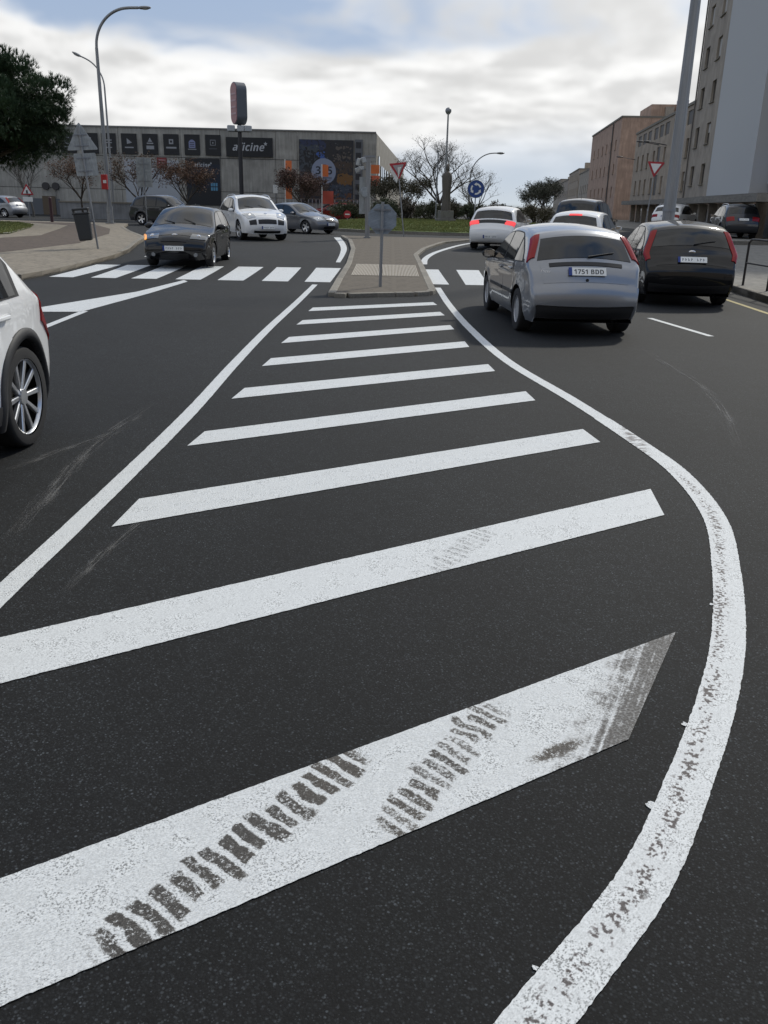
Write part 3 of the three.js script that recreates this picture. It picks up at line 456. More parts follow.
    for (const y of [-0.45, 0.25]) { const a = B.P(cowl + 0.014, y), b = B.P(cowl + 0.05, y + 0.42); put('wiper', rod(a.clone().add(V(0.012, 0.014, 0)), b.add(V(0.012, 0.018, 0)), 0.009, 0.006, 6), M.black); }
  }
  if (S.rear) {
    const r = S.rear;
    if (r.gate) put('tailgate', B.patch(glassR + 0.004, r.gate[0], -r.gate[1], r.gate[1], 0.005, 10, 12), pm);
    put('rear_bumper', B.patch(r.bump[0], r.bump[1], -1.2, 1.2, r.step ?? 0.016, 6, 24), r.bumpMat ?? pm);
    if (r.lower) put('bumper_insert', B.patch(r.lower[0], r.lower[1], -(r.lower[2] ?? 1.2), r.lower[2] ?? 1.2, 0.012, 4, 20), M.trim);
    for (const sg of [-1, 1]) { const t = put('tail_light', B.patch(r.lamp[0], r.lamp[1], sg * r.lamp[2], sg * r.lamp[3], 0.014, 12, 10, (ss, q, a) => [ss, q + sg * (r.lean ?? 0) * (a - 0.5)]), r.lit ? M.redLit : M.red);
      if (r.clear) put('reverse_light', B.patch(lerp(r.lamp[0], r.lamp[1], r.clear[0]), lerp(r.lamp[0], r.lamp[1], r.clear[1]), sg * lerp(r.lamp[2], r.lamp[3], 0.15), sg * lerp(r.lamp[2], r.lamp[3], 0.55), 0.018, 3, 4), M.lamp, t); }
    if (r.third) put('brake_light', B.patch(r.third[0], r.third[1], -r.third[2], r.third[2], 0.014, 2, 6), r.lit ? M.redLit : M.red);
    const pp = B.P(r.plate, 0); const N = B.Nrm(r.plate, 0); const pl = put('number_plate', plateBox(0.52, 0.115), S.plateMat ?? PLATES.none); pl.position.copy(pp).addScaledVector(N, 0.022); pl.rotation.set(0, Math.PI, 0); pl.rotateZ(Math.atan2(N.y, -N.x));
    if (r.band) put('plate_band', B.patch(r.band[0], r.band[1], -r.band[2], r.band[2], 0.014, 2, 12), M.black);
    if (r.badge) { const q = B.P(r.badge, 0), bg = new THREE.SphereGeometry(0.05, 14, 8); bg.scale(0.25, 0.6, 1.25); bg.translate(q.x - 0.012, q.y, 0); put('badge', bg, M.chrome); }
    if (r.wiper) { const a = B.P(glassR - 0.012, 0.05).add(V(-0.02, 0.01, 0)), b = B.P(glassR - 0.03, 0.6).add(V(-0.02, 0.01, 0)); put('wiper', rod(a, b, 0.011, 0.007, 6), M.black); }
    const ex = new THREE.CylinderGeometry(0.028, 0.028, 0.2, 12, 1, true); ex.rotateZ(Math.PI / 2); ex.translate(B.x0 - S.L + 0.12, 0.23, 0.45); put('exhaust', ex, M.trim);
    if (r.lockDot) { const q = B.P(r.lockDot, 0), g = new THREE.CylinderGeometry(0.022, 0.022, 0.012, 14); g.rotateZ(Math.PI / 2); g.translate(q.x - 0.008, q.y, 0); put('lock', g, M.black); }
    if (r.script) { const q = B.P(r.script[0], -r.script[1]), g = new THREE.PlaneGeometry(0.2, 0.055); const m = put('lettering', g, mat([1, 1, 1], 0.35, { metalness: 0.4, alphaMap: canvasTex(256, 70, (c, w, h) => { c.fillStyle = '#000'; c.fillRect(0, 0, w, h); c.fillStyle = '#fff'; c.font = 'italic bold 58px serif'; c.textAlign = 'center'; c.textBaseline = 'middle'; c.fillText(r.script[2], w / 2, h / 2); }), transparent: true })), N2 = B.Nrm(r.script[0], -r.script[1]); m.position.copy(q).addScaledVector(N2, 0.012); m.lookAt(m.position.clone().add(N2)); }
  }
  // mirrors
  for (const sg of [-1, 1]) { const x = S.mirror, y = B.belt(x) + 0.07, z = B.flank(x, B.belt(x)) + 0.09, sh = new THREE.SphereGeometry(0.1, 16, 12); sh.scale(0.75, 0.72, 1.15); const Pm = sh.attributes.position; for (let k = 0; k < Pm.count; k++) if (Pm.getX(k) < -0.02) Pm.setX(k, -0.02); sh.computeVertexNormals(); sh.translate(B.x0 - x, y, sg * z); const m = put('door_mirror', MG([sh, box(0.05, 0.03, 0.12, B.x0 - x, y - 0.05, sg * (z - 0.07))]), S.mirrorMat ?? pm); put('mirror_glass', box(0.006, 0.1, 0.16, B.x0 - x - 0.022, y, sg * z), M.chrome, m); }
  if (S.rails) for (const sg of [-1, 1]) { const pts = []; for (let k = 0; k <= 8; k++) { const x = lerp(S.rails[0], S.rails[1], k / 8), y = B.top(x); pts.push(V(B.x0 - x, y + (k === 0 || k === 8 ? 0.0 : 0.045), sg * (B.flank(x, y - 0.02) - 0.03))); } put('roof_rail', tube(pts, 0.018, 24, 8), S.railMat ?? M.alloy); }
  if (S.aerial) { const a = V(B.x0 - S.aerial, B.top(S.aerial) + 0.02, 0); put('aerial', rod(a, a.clone().add(V(-0.18, 0.3, 0)), 0.006, 0.003, 6), M.black); }
  if (S.spoiler) put('spoiler', B.patch(roofR - 0.02, roofR + 0.010, -0.9, 0.9, 0.03, 4, 12), pm);
  if (S.cladding) for (const sg of [-1, 1]) { for (const ax of [S.fo, S.fo + S.wb]) { const ri2 = S.wr * 1.16, ro = ri2 + S.cladding; put('arch_cladding', ringSkin(B, sg, ax, S.wr, ri2, ro), M.trim); } put('sill_cladding', B.side(sg, S.fo + S.wr * 1.3, S.fo + S.wb - S.wr * 1.3, () => S.sill + 0.005, () => S.sill + 0.13, 0.014, 12, 3), M.trim); }
  // wheels
  const wg = wheelGeos(S.wr, S.tw ?? 0.205, S.rim);
  for (const [ax, sg] of [[S.fo, 1], [S.fo, -1], [S.fo + S.wb, 1], [S.fo + S.wb, -1]]) { const w = sub(o, 'wheel'); w.position.set(B.x0 - ax, S.wr, sg * (S.hw - (S.tw ?? 0.205) / 2 - 0.02)); if (sg < 0) w.rotation.y = Math.PI; if (S.steer && ax === S.fo) w.rotation.y += S.steer; part(w, 'tyre', wg.tyre, M.tyre); part(w, 'rim', wg.rim, S.rimMat ?? M.alloy); part(w, 'brake_disc', wg.disc, M.under); }
  return o;
}
function plateBox(w, h) { const g = new THREE.BoxGeometry(0.012, h, w), u = g.attributes.uv, p = g.attributes.position; for (let i = 0; i < u.count; i++) u.setXY(i, clamp(0.5 - p.getZ(i) / w), clamp(p.getY(i) / h + 0.5)); return g; }
function ringSkin(B, sg, ax, ay, ri, ro) {
  const p = [], ix = [], n = 28; for (let i = 0; i <= n; i++) { const t = Math.PI * (-0.12 + 1.24 * i / n); [[ri, -0.03], [ri, 0.018], [(ri + ro) / 2, 0.024], [ro, 0.016], [ro, -0.005]].forEach(([r, o]) => { const x = ax - Math.cos(t) * r, y = Math.max(0.2, ay + Math.sin(t) * r); p.push(B.x0 - x, y, sg * (B.flank(clamp(x, 0.05, B.L - 0.05), y) + o)); }); }
  for (let i = 0; i < n; i++) for (let j = 0; j < 4; j++) { const a = i * 5 + j; ix.push(a, a + 1, a + 5, a + 1, a + 6, a + 5); }
  const g = new THREE.BufferGeometry(); g.setAttribute('position', new THREE.Float32BufferAttribute(p, 3)); g.setIndex(ix); g.computeVertexNormals(); return g;
}
// outlines: x back from the nose, y up.  marks give the index of the outline points used by the parts
const hatchA = { L: 4.17, hw: 0.86, wb: 2.615, fo: 0.84, wr: 0.305, sill: 0.20, belt: [0.86, 0.99], tumble: 0.40, rad: 0.07, res: 110, mirror: 1.50,
  prof: [[0.05, 0.20], [0.0, 0.34], [0.0, 0.52], [0.10, 0.68], [0.40, 0.80], [1.10, 0.95], [1.32, 1.03], [1.90, 1.37], [2.25, 1.43], [2.9, 1.44], [3.42, 1.385], [3.62, 1.32], [3.93, 0.96], [4.03, 0.86], [4.10, 0.68], [4.17, 0.60], [4.18, 0.42], [4.10, 0.26]], mark: { nose: 3, cowl: 5, roofF: 7, roofR: 11, glassR: 12 },
  glass: { gap: 0.085, c: 3.05, drop: 0.35, cuts: [1.42, 2.36, 3.16, 3.66] }, doors: [[1.28, 2.36], [2.38, 3.18]] };
const hatchB = { ...hatchA, L: 4.34, hw: 0.875, wb: 2.64, fo: 0.88, wr: 0.315, belt: [0.88, 1.0],
  prof: [[0.05, 0.20], [0.0, 0.34], [0.0, 0.54], [0.08, 0.70], [0.38, 0.84], [1.12, 1.0], [1.36, 1.07], [1.95, 1.40], [2.3, 1.47], [2.95, 1.475], [3.55, 1.43], [3.82, 1.36], [4.05, 0.99], [4.15, 0.90], [4.24, 0.76], [4.33, 0.66], [4.34, 0.45], [4.24, 0.26]], glass: { gap: 0.085, c: 3.1, drop: 0.3, cuts: [1.46, 2.44, 3.26, 3.80] }, doors: [[1.32, 2.44], [2.46, 3.30]], mirror: 1.55 };
const suvA = { ...hatchA, L: 4.45, hw: 0.905, wb: 2.60, fo: 0.92, wr: 0.352, tw: 0.235, sill: 0.26, belt: [1.0, 1.10], tumble: 0.32, rad: 0.11,
  prof: [[0.05, 0.26], [0.0, 0.42], [0.0, 0.66], [0.08, 0.86], [0.40, 0.98], [1.10, 1.10], [1.35, 1.17], [1.92, 1.56], [2.3, 1.66], [3.1, 1.68], [3.75, 1.62], [3.98, 1.54], [4.20, 1.14], [4.30, 1.05], [4.38, 0.85], [4.45, 0.72], [4.45, 0.50], [4.34, 0.32]], glass: { gap: 0.095, c: 3.3, drop: 0.25, cuts: [1.46, 2.45, 3.30, 3.98] }, doors: [[1.32, 2.45], [2.47, 3.32]], mirror: 1.55, cladding: 0.07, rails: [1.9, 3.7] };
const suvB = { ...suvA, L: 4.80, hw: 0.965, wb: 2.89, fo: 0.93, wr: 0.375, tw: 0.26, sill: 0.27, belt: [1.02, 1.12], cladding: 0,
  prof: [[0.06, 0.26], [0.0, 0.42], [0.0, 0.64], [0.10, 0.84], [0.48, 1.0], [1.25, 1.13], [1.5, 1.19], [2.12, 1.60], [2.5, 1.69], [3.2, 1.70], [3.95, 1.62], [4.28, 1.53], [4.55, 1.16], [4.64, 1.06], [4.72, 0.86], [4.80, 0.74], [4.80, 0.5], [4.68, 0.32]], glass: { gap: 0.095, c: 3.3, drop: 0.25, cuts: [1.62, 2.66, 3.55, 4.25] }, doors: [[1.46, 2.66], [2.68, 3.56]], mirror: 1.70, rails: [2.1, 3.9] };
const sedanA = { ...hatchA, L: 4.58, hw: 0.885, wb: 2.76, fo: 0.80, wr: 0.315, belt: [0.86, 0.94],
  prof: [[0.05, 0.20], [0.0, 0.34], [0.0, 0.52], [0.08, 0.67], [0.40, 0.80], [1.20, 0.94], [1.40, 1.01], [2.05, 1.36], [2.4, 1.42], [2.95, 1.42], [3.35, 1.36], [3.55, 1.29], [4.0, 1.02], [4.12, 0.99], [4.48, 0.96], [4.57, 0.80], [4.58, 0.45], [4.48, 0.25]], mark: { nose: 3, cowl: 5, roofF: 7, roofR: 10, glassR: 12 }, glass: { gap: 0.085, c: 3.0, drop: 0.22, cuts: [1.55, 2.52, 3.3, 3.62] }, doors: [[1.40, 2.52], [2.54, 3.4]], mirror: 1.65 };
const mpvA = { ...hatchA, L: 4.35, hw: 0.90, wb: 2.7, fo: 0.88, wr: 0.32, belt: [0.98, 1.05], tumble: 0.22, rad: 0.12,
  prof: [[0.05, 0.22], [0.0, 0.40], [0.0, 0.62], [0.08, 0.82], [0.36, 0.98], [0.90, 1.12], [1.12, 1.20], [1.7, 1.66], [2.1, 1.80], [3.0, 1.83], [3.85, 1.78], [4.02, 1.70], [4.18, 1.12], [4.24, 1.02], [4.29, 0.80], [4.35, 0.68], [4.35, 0.46], [4.25, 0.28]], glass: { gap: 0.1, c: 3.6, drop: 0.1, cuts: [1.3, 2.2, 3.1, 4.0] }, doors: [[1.2, 2.2], [2.22, 3.1]], mirror: 1.4 };
const white = paintOf([0.80, 0.80, 0.79]), silver = paintOf([0.25, 0.262, 0.285], 0.6, 0.34), blackP = paintOf([0.008, 0.008, 0.009], 0, 0.45, 0.85), darkGrey = paintOf([0.035, 0.038, 0.045], 0.4), greyP = paintOf([0.16, 0.165, 0.18], 0.5), redP = paintOf([0.22, 0.012, 0.014]);
const Y = (x, z, o = 0) => [x, G(z) + o, z];
buildCar('hatchback_car', 'silver hatchback with high red tail lights and plate 1751 BDD', { ...hatchA, hw: 0.83, paint: silver, res: 150, rim: 'cap', rimMat: M.hubcap, rubStrip: true, handle: silver, mirrorMat: M.black, plateMat: plateMat('1751 BDD'), rtaper: 0.09, bowR: 0.06, rearInset: 0.93,
  rear: { step: 0.03, bump: [0.69, 0.45], lower: [0.44, 0.27], lamp: [1.335, 1.045, 0.97, 1.30], lean: 0.03, plate: 0.835, band: [0.945, 0.90, 0.70], gate: [0.715, 0.86], wiper: true, lockDot: 0.745, script: [0.86, 0.80, 'Focus'] }}, Y(2.58, -14.15), [-0.06, -1]);
buildCar('hatchback_car', 'black hatchback seen from behind at the right kerb', { ...hatchB, paint: blackP, res: 130, rim: 'six', rimMat: M.hubcap, rearInset: 0.93, mirrorMat: blackP,
  rear: { bump: [0.70, 0.44], lower: [0.43, 0.27], lamp: [1.34, 0.84, 0.95, 1.22], lean: 0.03, plate: 0.78, badge: 0.92, gate: [0.715, 0.86], wiper: true }}, Y(5.80, -18.62), [0.11, -1]);
buildCar('hatchback_car', 'black hatchback driving towards the camera with its amber indicator lit', { ...hatchA, L: 4.15, hw: 0.87, paint: blackP, res: 130, rim: 'five', mirrorMat: blackP, doors: [[1.28, 2.55]],
  front: { lamp: [0.64, 0.76, 0.58, 1.22], rake: 0.02, lampMat: M.lampDark, grille: [0.575, 0.635, 0.48], intakes: [[0.25, 0.38, [-0.55, 0.55]]], plate: 0.47, badge: 0.70, amber: 1, fog: [0.34, 0.82] }}, Y(-5.50, -24.75), [0.03, 1]);
buildCar('suv', 'white SUV with split front intakes coming off the roundabout', { ...suvB, paint: white, res: 120, rim: 'five', mirrorMat: white, railMat: M.alloy, steer: 0.12,
  front: { lamp: [0.83, 1.0, 0.62, 1.12], rake: 0.0, lampMat: M.lamp, lit: true, grille: [0.62, 0.745, 0.54], intakes: [[0.60, 0.76, [-1.08, -0.64]], [0.60, 0.76, [0.64, 1.08]], [0.30, 0.40, [-0.8, 0.8]]], plate: 0.51, badge: 0.92 }}, Y(-5.85, -38.3), [0.42, 1], undefined);
buildCar('saloon_car', 'grey saloon circling the roundabout in front of the lawn', { ...sedanA, paint: greyP, res: 110, rim: 'five', steer: 0.1,
  front: { lamp: [0.60, 0.76, 0.58, 1.2], rake: 0.01, grille: [0.56, 0.73, 0.36], bars: M.chrome, intakes: [[0.25, 0.38, [-0.6, 0.6]]], plate: 0.46 }}, Y(-4.75, -47.0), [0.75, 0.66]);
buildCar('hatchback_car', 'white hatchback with lit red brake lights entering the roundabout', { ...hatchB, L: 4.25, paint: white, res: 110, rim: 'six', surround: M.black, mirrorMat: white, spoiler: true, aerial: 3.2,
  rear: { bump: [0.68, 0.30], lower: [0.58, 0.28, 0.98], lamp: [1.0, 0.86, 0.62, 1.25], plate: 0.49, band: [0.99, 0.88, 0.66], lit: true, third: [1.36, 1.325, 0.24], gate: [0.69, 0.86] }}, Y(4.25, -34.9), [0.30, -1]);
buildCar('hatchback_car', 'white car queuing ahead of the silver hatchback', { ...hatchB, paint: white, res: 90, rim: 'six', rearInset: 0.94,
  rear: { bump: [0.66, 0.28], lamp: [1.0, 0.8, 0.7, 1.2], lit: true, plate: 0.74, third: [1.34, 1.30, 0.3] }}, Y(6.3, -29.4, 0.0), [0.42, -1]);
buildCar('people_carrier', 'dark people carrier ahead of the white car', { ...mpvA, paint: darkGrey, res: 90, rim: 'six', aerial: 3.4, mirrorMat: M.black,
  rear: { bump: [0.66, 0.3], lamp: [1.25, 0.85, 0.88, 1.15], plate: 0.82, gate: [0.69, 0.86] }}, Y(7.85, -36.6), [0.45, -1]);
buildCar('suv', 'white SUV with black arch trim passing close on the left', { ...suvA, L: 4.34, rtaper: 0.13, rad: 0.15, paint: white, res: 190, rim: 'ten', wr: 0.355, mirrorMat: white, rw1: 0.02, rails: [1.9, 3.4], glass: { gap: 0.095, c: 3.2, drop: 0.25, cuts: [1.46, 2.45, 3.20, 3.50] }, belt: [1.0, 1.06],
  prof: [...suvA.prof.slice(0, 9), [2.9, 1.66], [3.25, 1.58], [3.5, 1.46], [3.92, 1.12], [4.08, 1.02], [4.22, 0.86], [4.32, 0.74], [4.34, 0.50], [4.24, 0.32]],
  rear: { bump: [0.72, 0.45], lower: [0.44, 0.33], lamp: [1.06, 0.80, 0.6, 1.52], plate: 0.90, gate: [0.74, 0.84] }}, Y(-3.43, -4.70), [0.0, 1]);
buildCar('suv', 'dark grey SUV crossing behind the black hatchback', { ...suvA, paint: darkGrey, res: 90, rim: 'five', wr: 0.345, rails: null,
  front: { lamp: [0.80, 0.93, 0.6, 1.2], rake: 0.0, grille: [0.62, 0.78, 0.5], plate: 0.5 }}, Y(-13.3, -54.2), [0.95, 0.32]);
buildCar('parked_car', 'small grey car parked far left below the pine', { ...hatchA, paint: paintOf([0.30, 0.31, 0.33], 0.5), res: 70, rim: 'six',
  rear: { bump: [0.70, 0.3], lamp: [1.33, 1.0, 0.9, 1.2], plate: 0.83 }}, Y(-28.2, -65), [-0.95, -0.3]);
buildCar('parked_car', 'dark red car parked behind the roundabout lawn', { ...hatchB, paint: redP, res: 70, rim: 'six',
  rear: { bump: [0.70, 0.3], lamp: [1.33, 0.9, 0.9, 1.2], plate: 0.80 }}, Y(-4.6, -73), [-0.99, 0.1]);
buildCar('parked_car', 'white SUV parked beside the tall lamp post', { ...suvB, paint: white, res: 80, rim: 'five',
  rear: { bump: [0.72, 0.36], lamp: [1.05, 0.88, 0.66, 1.3], plate: 0.92 }}, Y(19.2, -61.5, 0.20), [0.55, -0.84]);
buildCar('parked_car', 'dark grey SUV parked on the raised strip at the right', { ...suvA, paint: darkGrey, res: 90, rim: 'five', rails: [1.9, 3.7],
  rear: { bump: [0.72, 0.4], lamp: [1.05, 0.86, 0.6, 1.25], plate: 0.90, gate: [0.75, 0.84] }}, Y(18.5, -49.2, 0.20), [0.14, -1]);
// ------------------------------------------------------------------ buildings
const stainMap = texFrom(512, 512, (x, y, o) => { const n = fbm(x / 52, y / 52, 5, 35, 10), st = fbm(x / 9, y / 120, 4, 39, 57), f = h2(x, y, 6), v = 205 + 50 * (n - 0.5) + 40 * (st - 0.5) + 14 * (f - 0.5); o[0] = v; o[1] = v; o[2] = v * 0.99; });
const wallM = (c, r = 0.9) => mat(c, r, { map: stainMap, bumpMap: concMap, bumpScale: 0.004 });
M.pane = phys([0.02, 0.022, 0.026], 0.06, { clearcoat: 1, clearcoatRoughness: 0.03 });
M.shutter = mat([0.42, 0.40, 0.37], 0.7); M.frame = mat([0.12, 0.11, 0.10], 0.6); M.darkPanel = mat([0.035, 0.033, 0.035], 0.6);
M.shopWall = wallM([0.34, 0.31, 0.28]);
const uvPlanar = (g, s = 6) => { const P = g.attributes.position, N = g.attributes.normal, u = []; for (let i = 0; i < P.count; i++) { const ax = Math.abs(N.getX(i)), az = Math.abs(N.getZ(i)), ay = Math.abs(N.getY(i)); if (ay > ax && ay > az) u.push(P.getX(i) / s, P.getZ(i) / s); else if (ax > az) u.push(P.getZ(i) / s, P.getY(i) / s); else u.push(P.getX(i) / s, P.getY(i) / s); } g.setAttribute('uv', new THREE.Float32BufferAttribute(u, 2)); return g; };
function holedWall(w, h, holes, t) { const s = new THREE.Shape([[0, 0], [w, 0], [w, h], [0, h]].map((a) => new THREE.Vector2(...a))); for (const [x, y, a, b] of holes) s.holes.push(new THREE.Path([[x, y], [x, y + b], [x + a, y + b], [x + a, y]].map((q) => new THREE.Vector2(...q)))); return new THREE.ExtrudeGeometry(s, { depth: t, bevelEnabled: false }); }
// street block: local -z runs along the street, +x into the block; openings = [along, sill, width, height, type]
function block(name, label, [x, z], alpha, len, depth, h, y0, wm, open, o = {}) {
  const b = thing(name, label, 'building', [x, y0, z], -alpha, o.group), g0 = o.ground ?? 0, T = 0.28;
  const wall = part(b, 'wall', uvPlanar(MG([holedWall(len, h - g0, open.map(([u, v, a, c]) => [u, v - g0, a, c]), T).rotateY(Math.PI / 2).translate(0, g0, 0), box(depth - T - 0.01, h - g0, T, T + 0.005 + (depth - T) / 2, g0 + (h - g0) / 2, -T / 2), box(depth - T, h - g0 - 0.02, len - T - 0.02, T + 0.45 + (depth - T) / 2, g0 + (h - g0) / 2, -T / 2 - len / 2 - 0.01)])), wm);
  for (const [u, v, a, c, ty = 'w'] of open) {
    if (ty === 'p') { part(b, 'dark_panel', box(0.06, c - 0.02, a - 0.02, 0.10, v + c / 2, -u - a / 2), M.darkPanel); continue; }
    const f = part(b, 'window', MG([box(0.07, 0.06, a, 0.19, v + 0.03, -u - a / 2), box(0.07, 0.06, a, 0.19, v + c - 0.03, -u - a / 2), box(0.07, c - 0.12, 0.06, 0.19, v + c / 2, -u - 0.03), box(0.07, c - 0.12, 0.06, 0.19, v + c / 2, -u - a + 0.03), box(0.07, c - 0.12, 0.05, 0.19, v + c / 2, -u - a / 2)]), M.frame);
    part(f, 'pane', box(0.02, c - 0.1, a - 0.1, 0.20, v + c / 2, -u - a / 2), M.pane);
    if (ty === 's' || ty === 'h') { const q = ty === 's' ? 0.86 : 0.45; part(f, 'roller_blind', box(0.02, (c - 0.1) * q, a - 0.14, 0.165, v + c - 0.05 - (c - 0.1) * q / 2, -u - a / 2), M.shutter); }
    part(f, 'sill', box(0.14, 0.05, a + 0.12, -0.04, v - 0.03, -u - a / 2), M.kerb[0]);
  }
  part(b, 'roof_edge', box(depth + 0.5, 0.22, len + 0.12, depth / 2 + 0.15, h + 0.11, -len / 2), o.edge ?? M.kerb[0]);
  if (g0) {                                                    // ground floor: ledge, dark shop fronts, piers
    part(b, 'ledge', box(1.2, 0.42, len + 0.2, -0.32, g0 - 0.21, -len / 2), wallM([0.30, 0.28, 0.25]));
    part(b, 'ground_floor', box(depth - 0.8, g0 - 0.42, len - 0.3, depth / 2 + 0.55, (g0 - 0.42) / 2, -len / 2), M.shopWall);
    for (let u = 0.4; u < len - 0.3; u += o.pier ?? 4.4) part(b, 'pier', box(0.5, g0 - 0.42, 0.5, 0.24, (g0 - 0.42) / 2, -u - 0.25), wm);
    for (let u = 1.4; u < len - 3; u += o.pier ?? 4.4) { const f = part(b, 'shop_window', box(0.06, g0 - 1.2, 2.5, 0.92, (g0 - 0.42) / 2 + 0.1, -u - 1.4), M.frame); part(f, 'pane', box(0.02, g0 - 1.4, 2.3, 0.88, (g0 - 0.42) / 2 + 0.1, -u - 1.4), M.pane); }
  }
  return b;
}
const brown = wallM([0.50, 0.435, 0.37]), tan = wallM([0.54, 0.45, 0.36]), pink = wallM([0.62, 0.43, 0.33]), greyWall = mat([0.46, 0.465, 0.47], 0.9, { bumpMap: concMap, bumpScale: 0.004 }), beige = wallM([0.52, 0.46, 0.39]);
const GR = 0.40;                                               // level of the parking strip
{ // tower
  const o = []; [4.45, 7.25, 10.05, 12.85, 15.65, 18.4].forEach((h, i) => { o.push([4.35, h - 1.25, 1.6, 1.45, i === 3 || i === 4 ? 's' : i === 1 ? 'h' : 'w'], [8.9, h - 1.25, 1.6, 1.45, i > 3 ? 's' : 'w']); });
  const t = block('apartment_tower', 'tall brown apartment tower with a blank grey wall at the right edge', [22.36, -64], 0.152, 12.1, 12, 21, GR, brown, o, { ground: 2.25, pier: 4 });
  const slabG = part(t, 'grey_wall', uvPlanar(box(9, 18.6, 12.6, 4.05, 2.28 + 9.3, 6.4)), greyWall, 'plain grey rendered wall');
  part(t, 'recess', box(9, 18, 5.2, 5.2, 2.28 + 9.0, 15.4), M.shopWall); part(t, 'ledge', box(1.2, 0.42, 18, -0.62, 2.04, 9.1), wallM([0.30, 0.28, 0.25])); part(t, 'ground_floor', box(9, 1.8, 17.8, 5, 0.91, 9.1), M.shopWall);
  for (let u = 1; u < 18; u += 3.4) part(t, 'pier', box(0.5, 1.8, 0.5, -0.1, 0.91, u), brown);
  part(t, 'downpipe', rod(V(-0.10, 2.3, -11.9), V(-0.10, 20.8, -11.9), 0.06, 0.06, 8), M.frame);
  const sg = part(t, 'shop_sign', box(0.2, 1.7, 1.5, 0.56, 3.7, 13.6), mat([0.04, 0.16, 0.42], 0.5), 'blue lit sign panel'); part(sg, 'sign_border', MG([box(0.03, 0.08, 1.5, 0.44, 4.52, 13.6), box(0.03, 0.08, 1.5, 0.44, 2.88, 13.6), box(0.03, 1.56, 0.08, 0.44, 3.7, 12.89)]), mat([0.55, 0.6, 0.65], 0.5));
}
{ // long three-storey block
  const o = [], cols = [1.2, 4.4, 7.6, 12, 15.2, 18.4, 22.5, 26, 29.5]; cols.forEach((u, i) => { for (const h of [2.9, 5.5]) { const ty = i % 5 === 4 ? 'p' : i === 3 ? 's' : (i * 3 + (h > 5 ? 1 : 0)) % 7 === 0 ? 'h' : 'w'; o.push(ty === 'p' ? [u, h - 0.2, 1.9, 1.9, 'p'] : [u, h, 1.15, 1.5, ty]); } o.push([u - 0.6, 8.05, 2.4, 1.1, 'p']); });
  block('apartment_block', 'long brown three storey block with dark attic openings beside the tower', [24.32, -76.2], 0.123, 33.4, 11, 9.5, GR, tan, o, { ground: 2.25, pier: 4.4 });
}
{ // pink block with rows of narrow windows
  const o = []; for (const u of [3.4, 8.6, 13, 17.5, 22.5, 28]) for (const h of [2.9, 5.8, 8.8]) o.push([u, h, 1.0, 1.3]);
  const b = block('apartment_block', 'pinkish block with three rows of small windows and roof chimneys', [29.62, -122], 0.104, 33.5, 22, 12.5, GR, pink, o, {});
  part(b, 'stair_head', uvPlanar(box(4.5, 1.5, 9, 6, 13.5, -6)), pink); part(b, 'downpipe', rod(V(-0.12, 0.2, -7.4), V(-0.12, 12.4, -7.4), 0.09, 0.09, 8), M.frame);
  for (const [u, w, h, m] of [[7.6, 1.3, 2.0, mat([0.06, 0.07, 0.22], 0.7)], [6.0, 1.0, 1.2, brown], [13, 1.4, 1.6, brown]]) part(b, 'chimney', box(w, h, 1.2, u, 12.72 + h / 2, -1.4), m);
}
[[35.4, -164, 32, 8.1, beige], [40.0, -198, 36, 9.3, tan], [45.2, -236, 40, 8.2, brown], [51.0, -278, 46, 9.5, beige]].forEach(([x, z, len, h, m], k) => {
  const o = []; for (let u = 2; u < len - 3; u += 4.6) for (let y = 1.2; y < h - 1.6; y += 3) o.push([u, y, 1.4, 1.5, (u * 7 + y * 3 | 0) % 4 ? 'w' : 's']);
  const b = block('far_house', [ 'beige flat roofed house nearest beyond the pink block', 'tan house second in the far street row', 'brown house third in the far street row', 'pale house last in the far street row'][k], [x, z], 0.135, len, 14, h, 0.3, m, o, { group: 'far houses along the street' });
  for (let i = 0; i < 4; i++) part(b, i % 2 ? 'chimney' : 'roof_hut', box(rr(1, 3), rr(0.8, 2), rr(1, 4), rr(2, 9), h + 0.9, -rr(2, len - 3)), m);
});
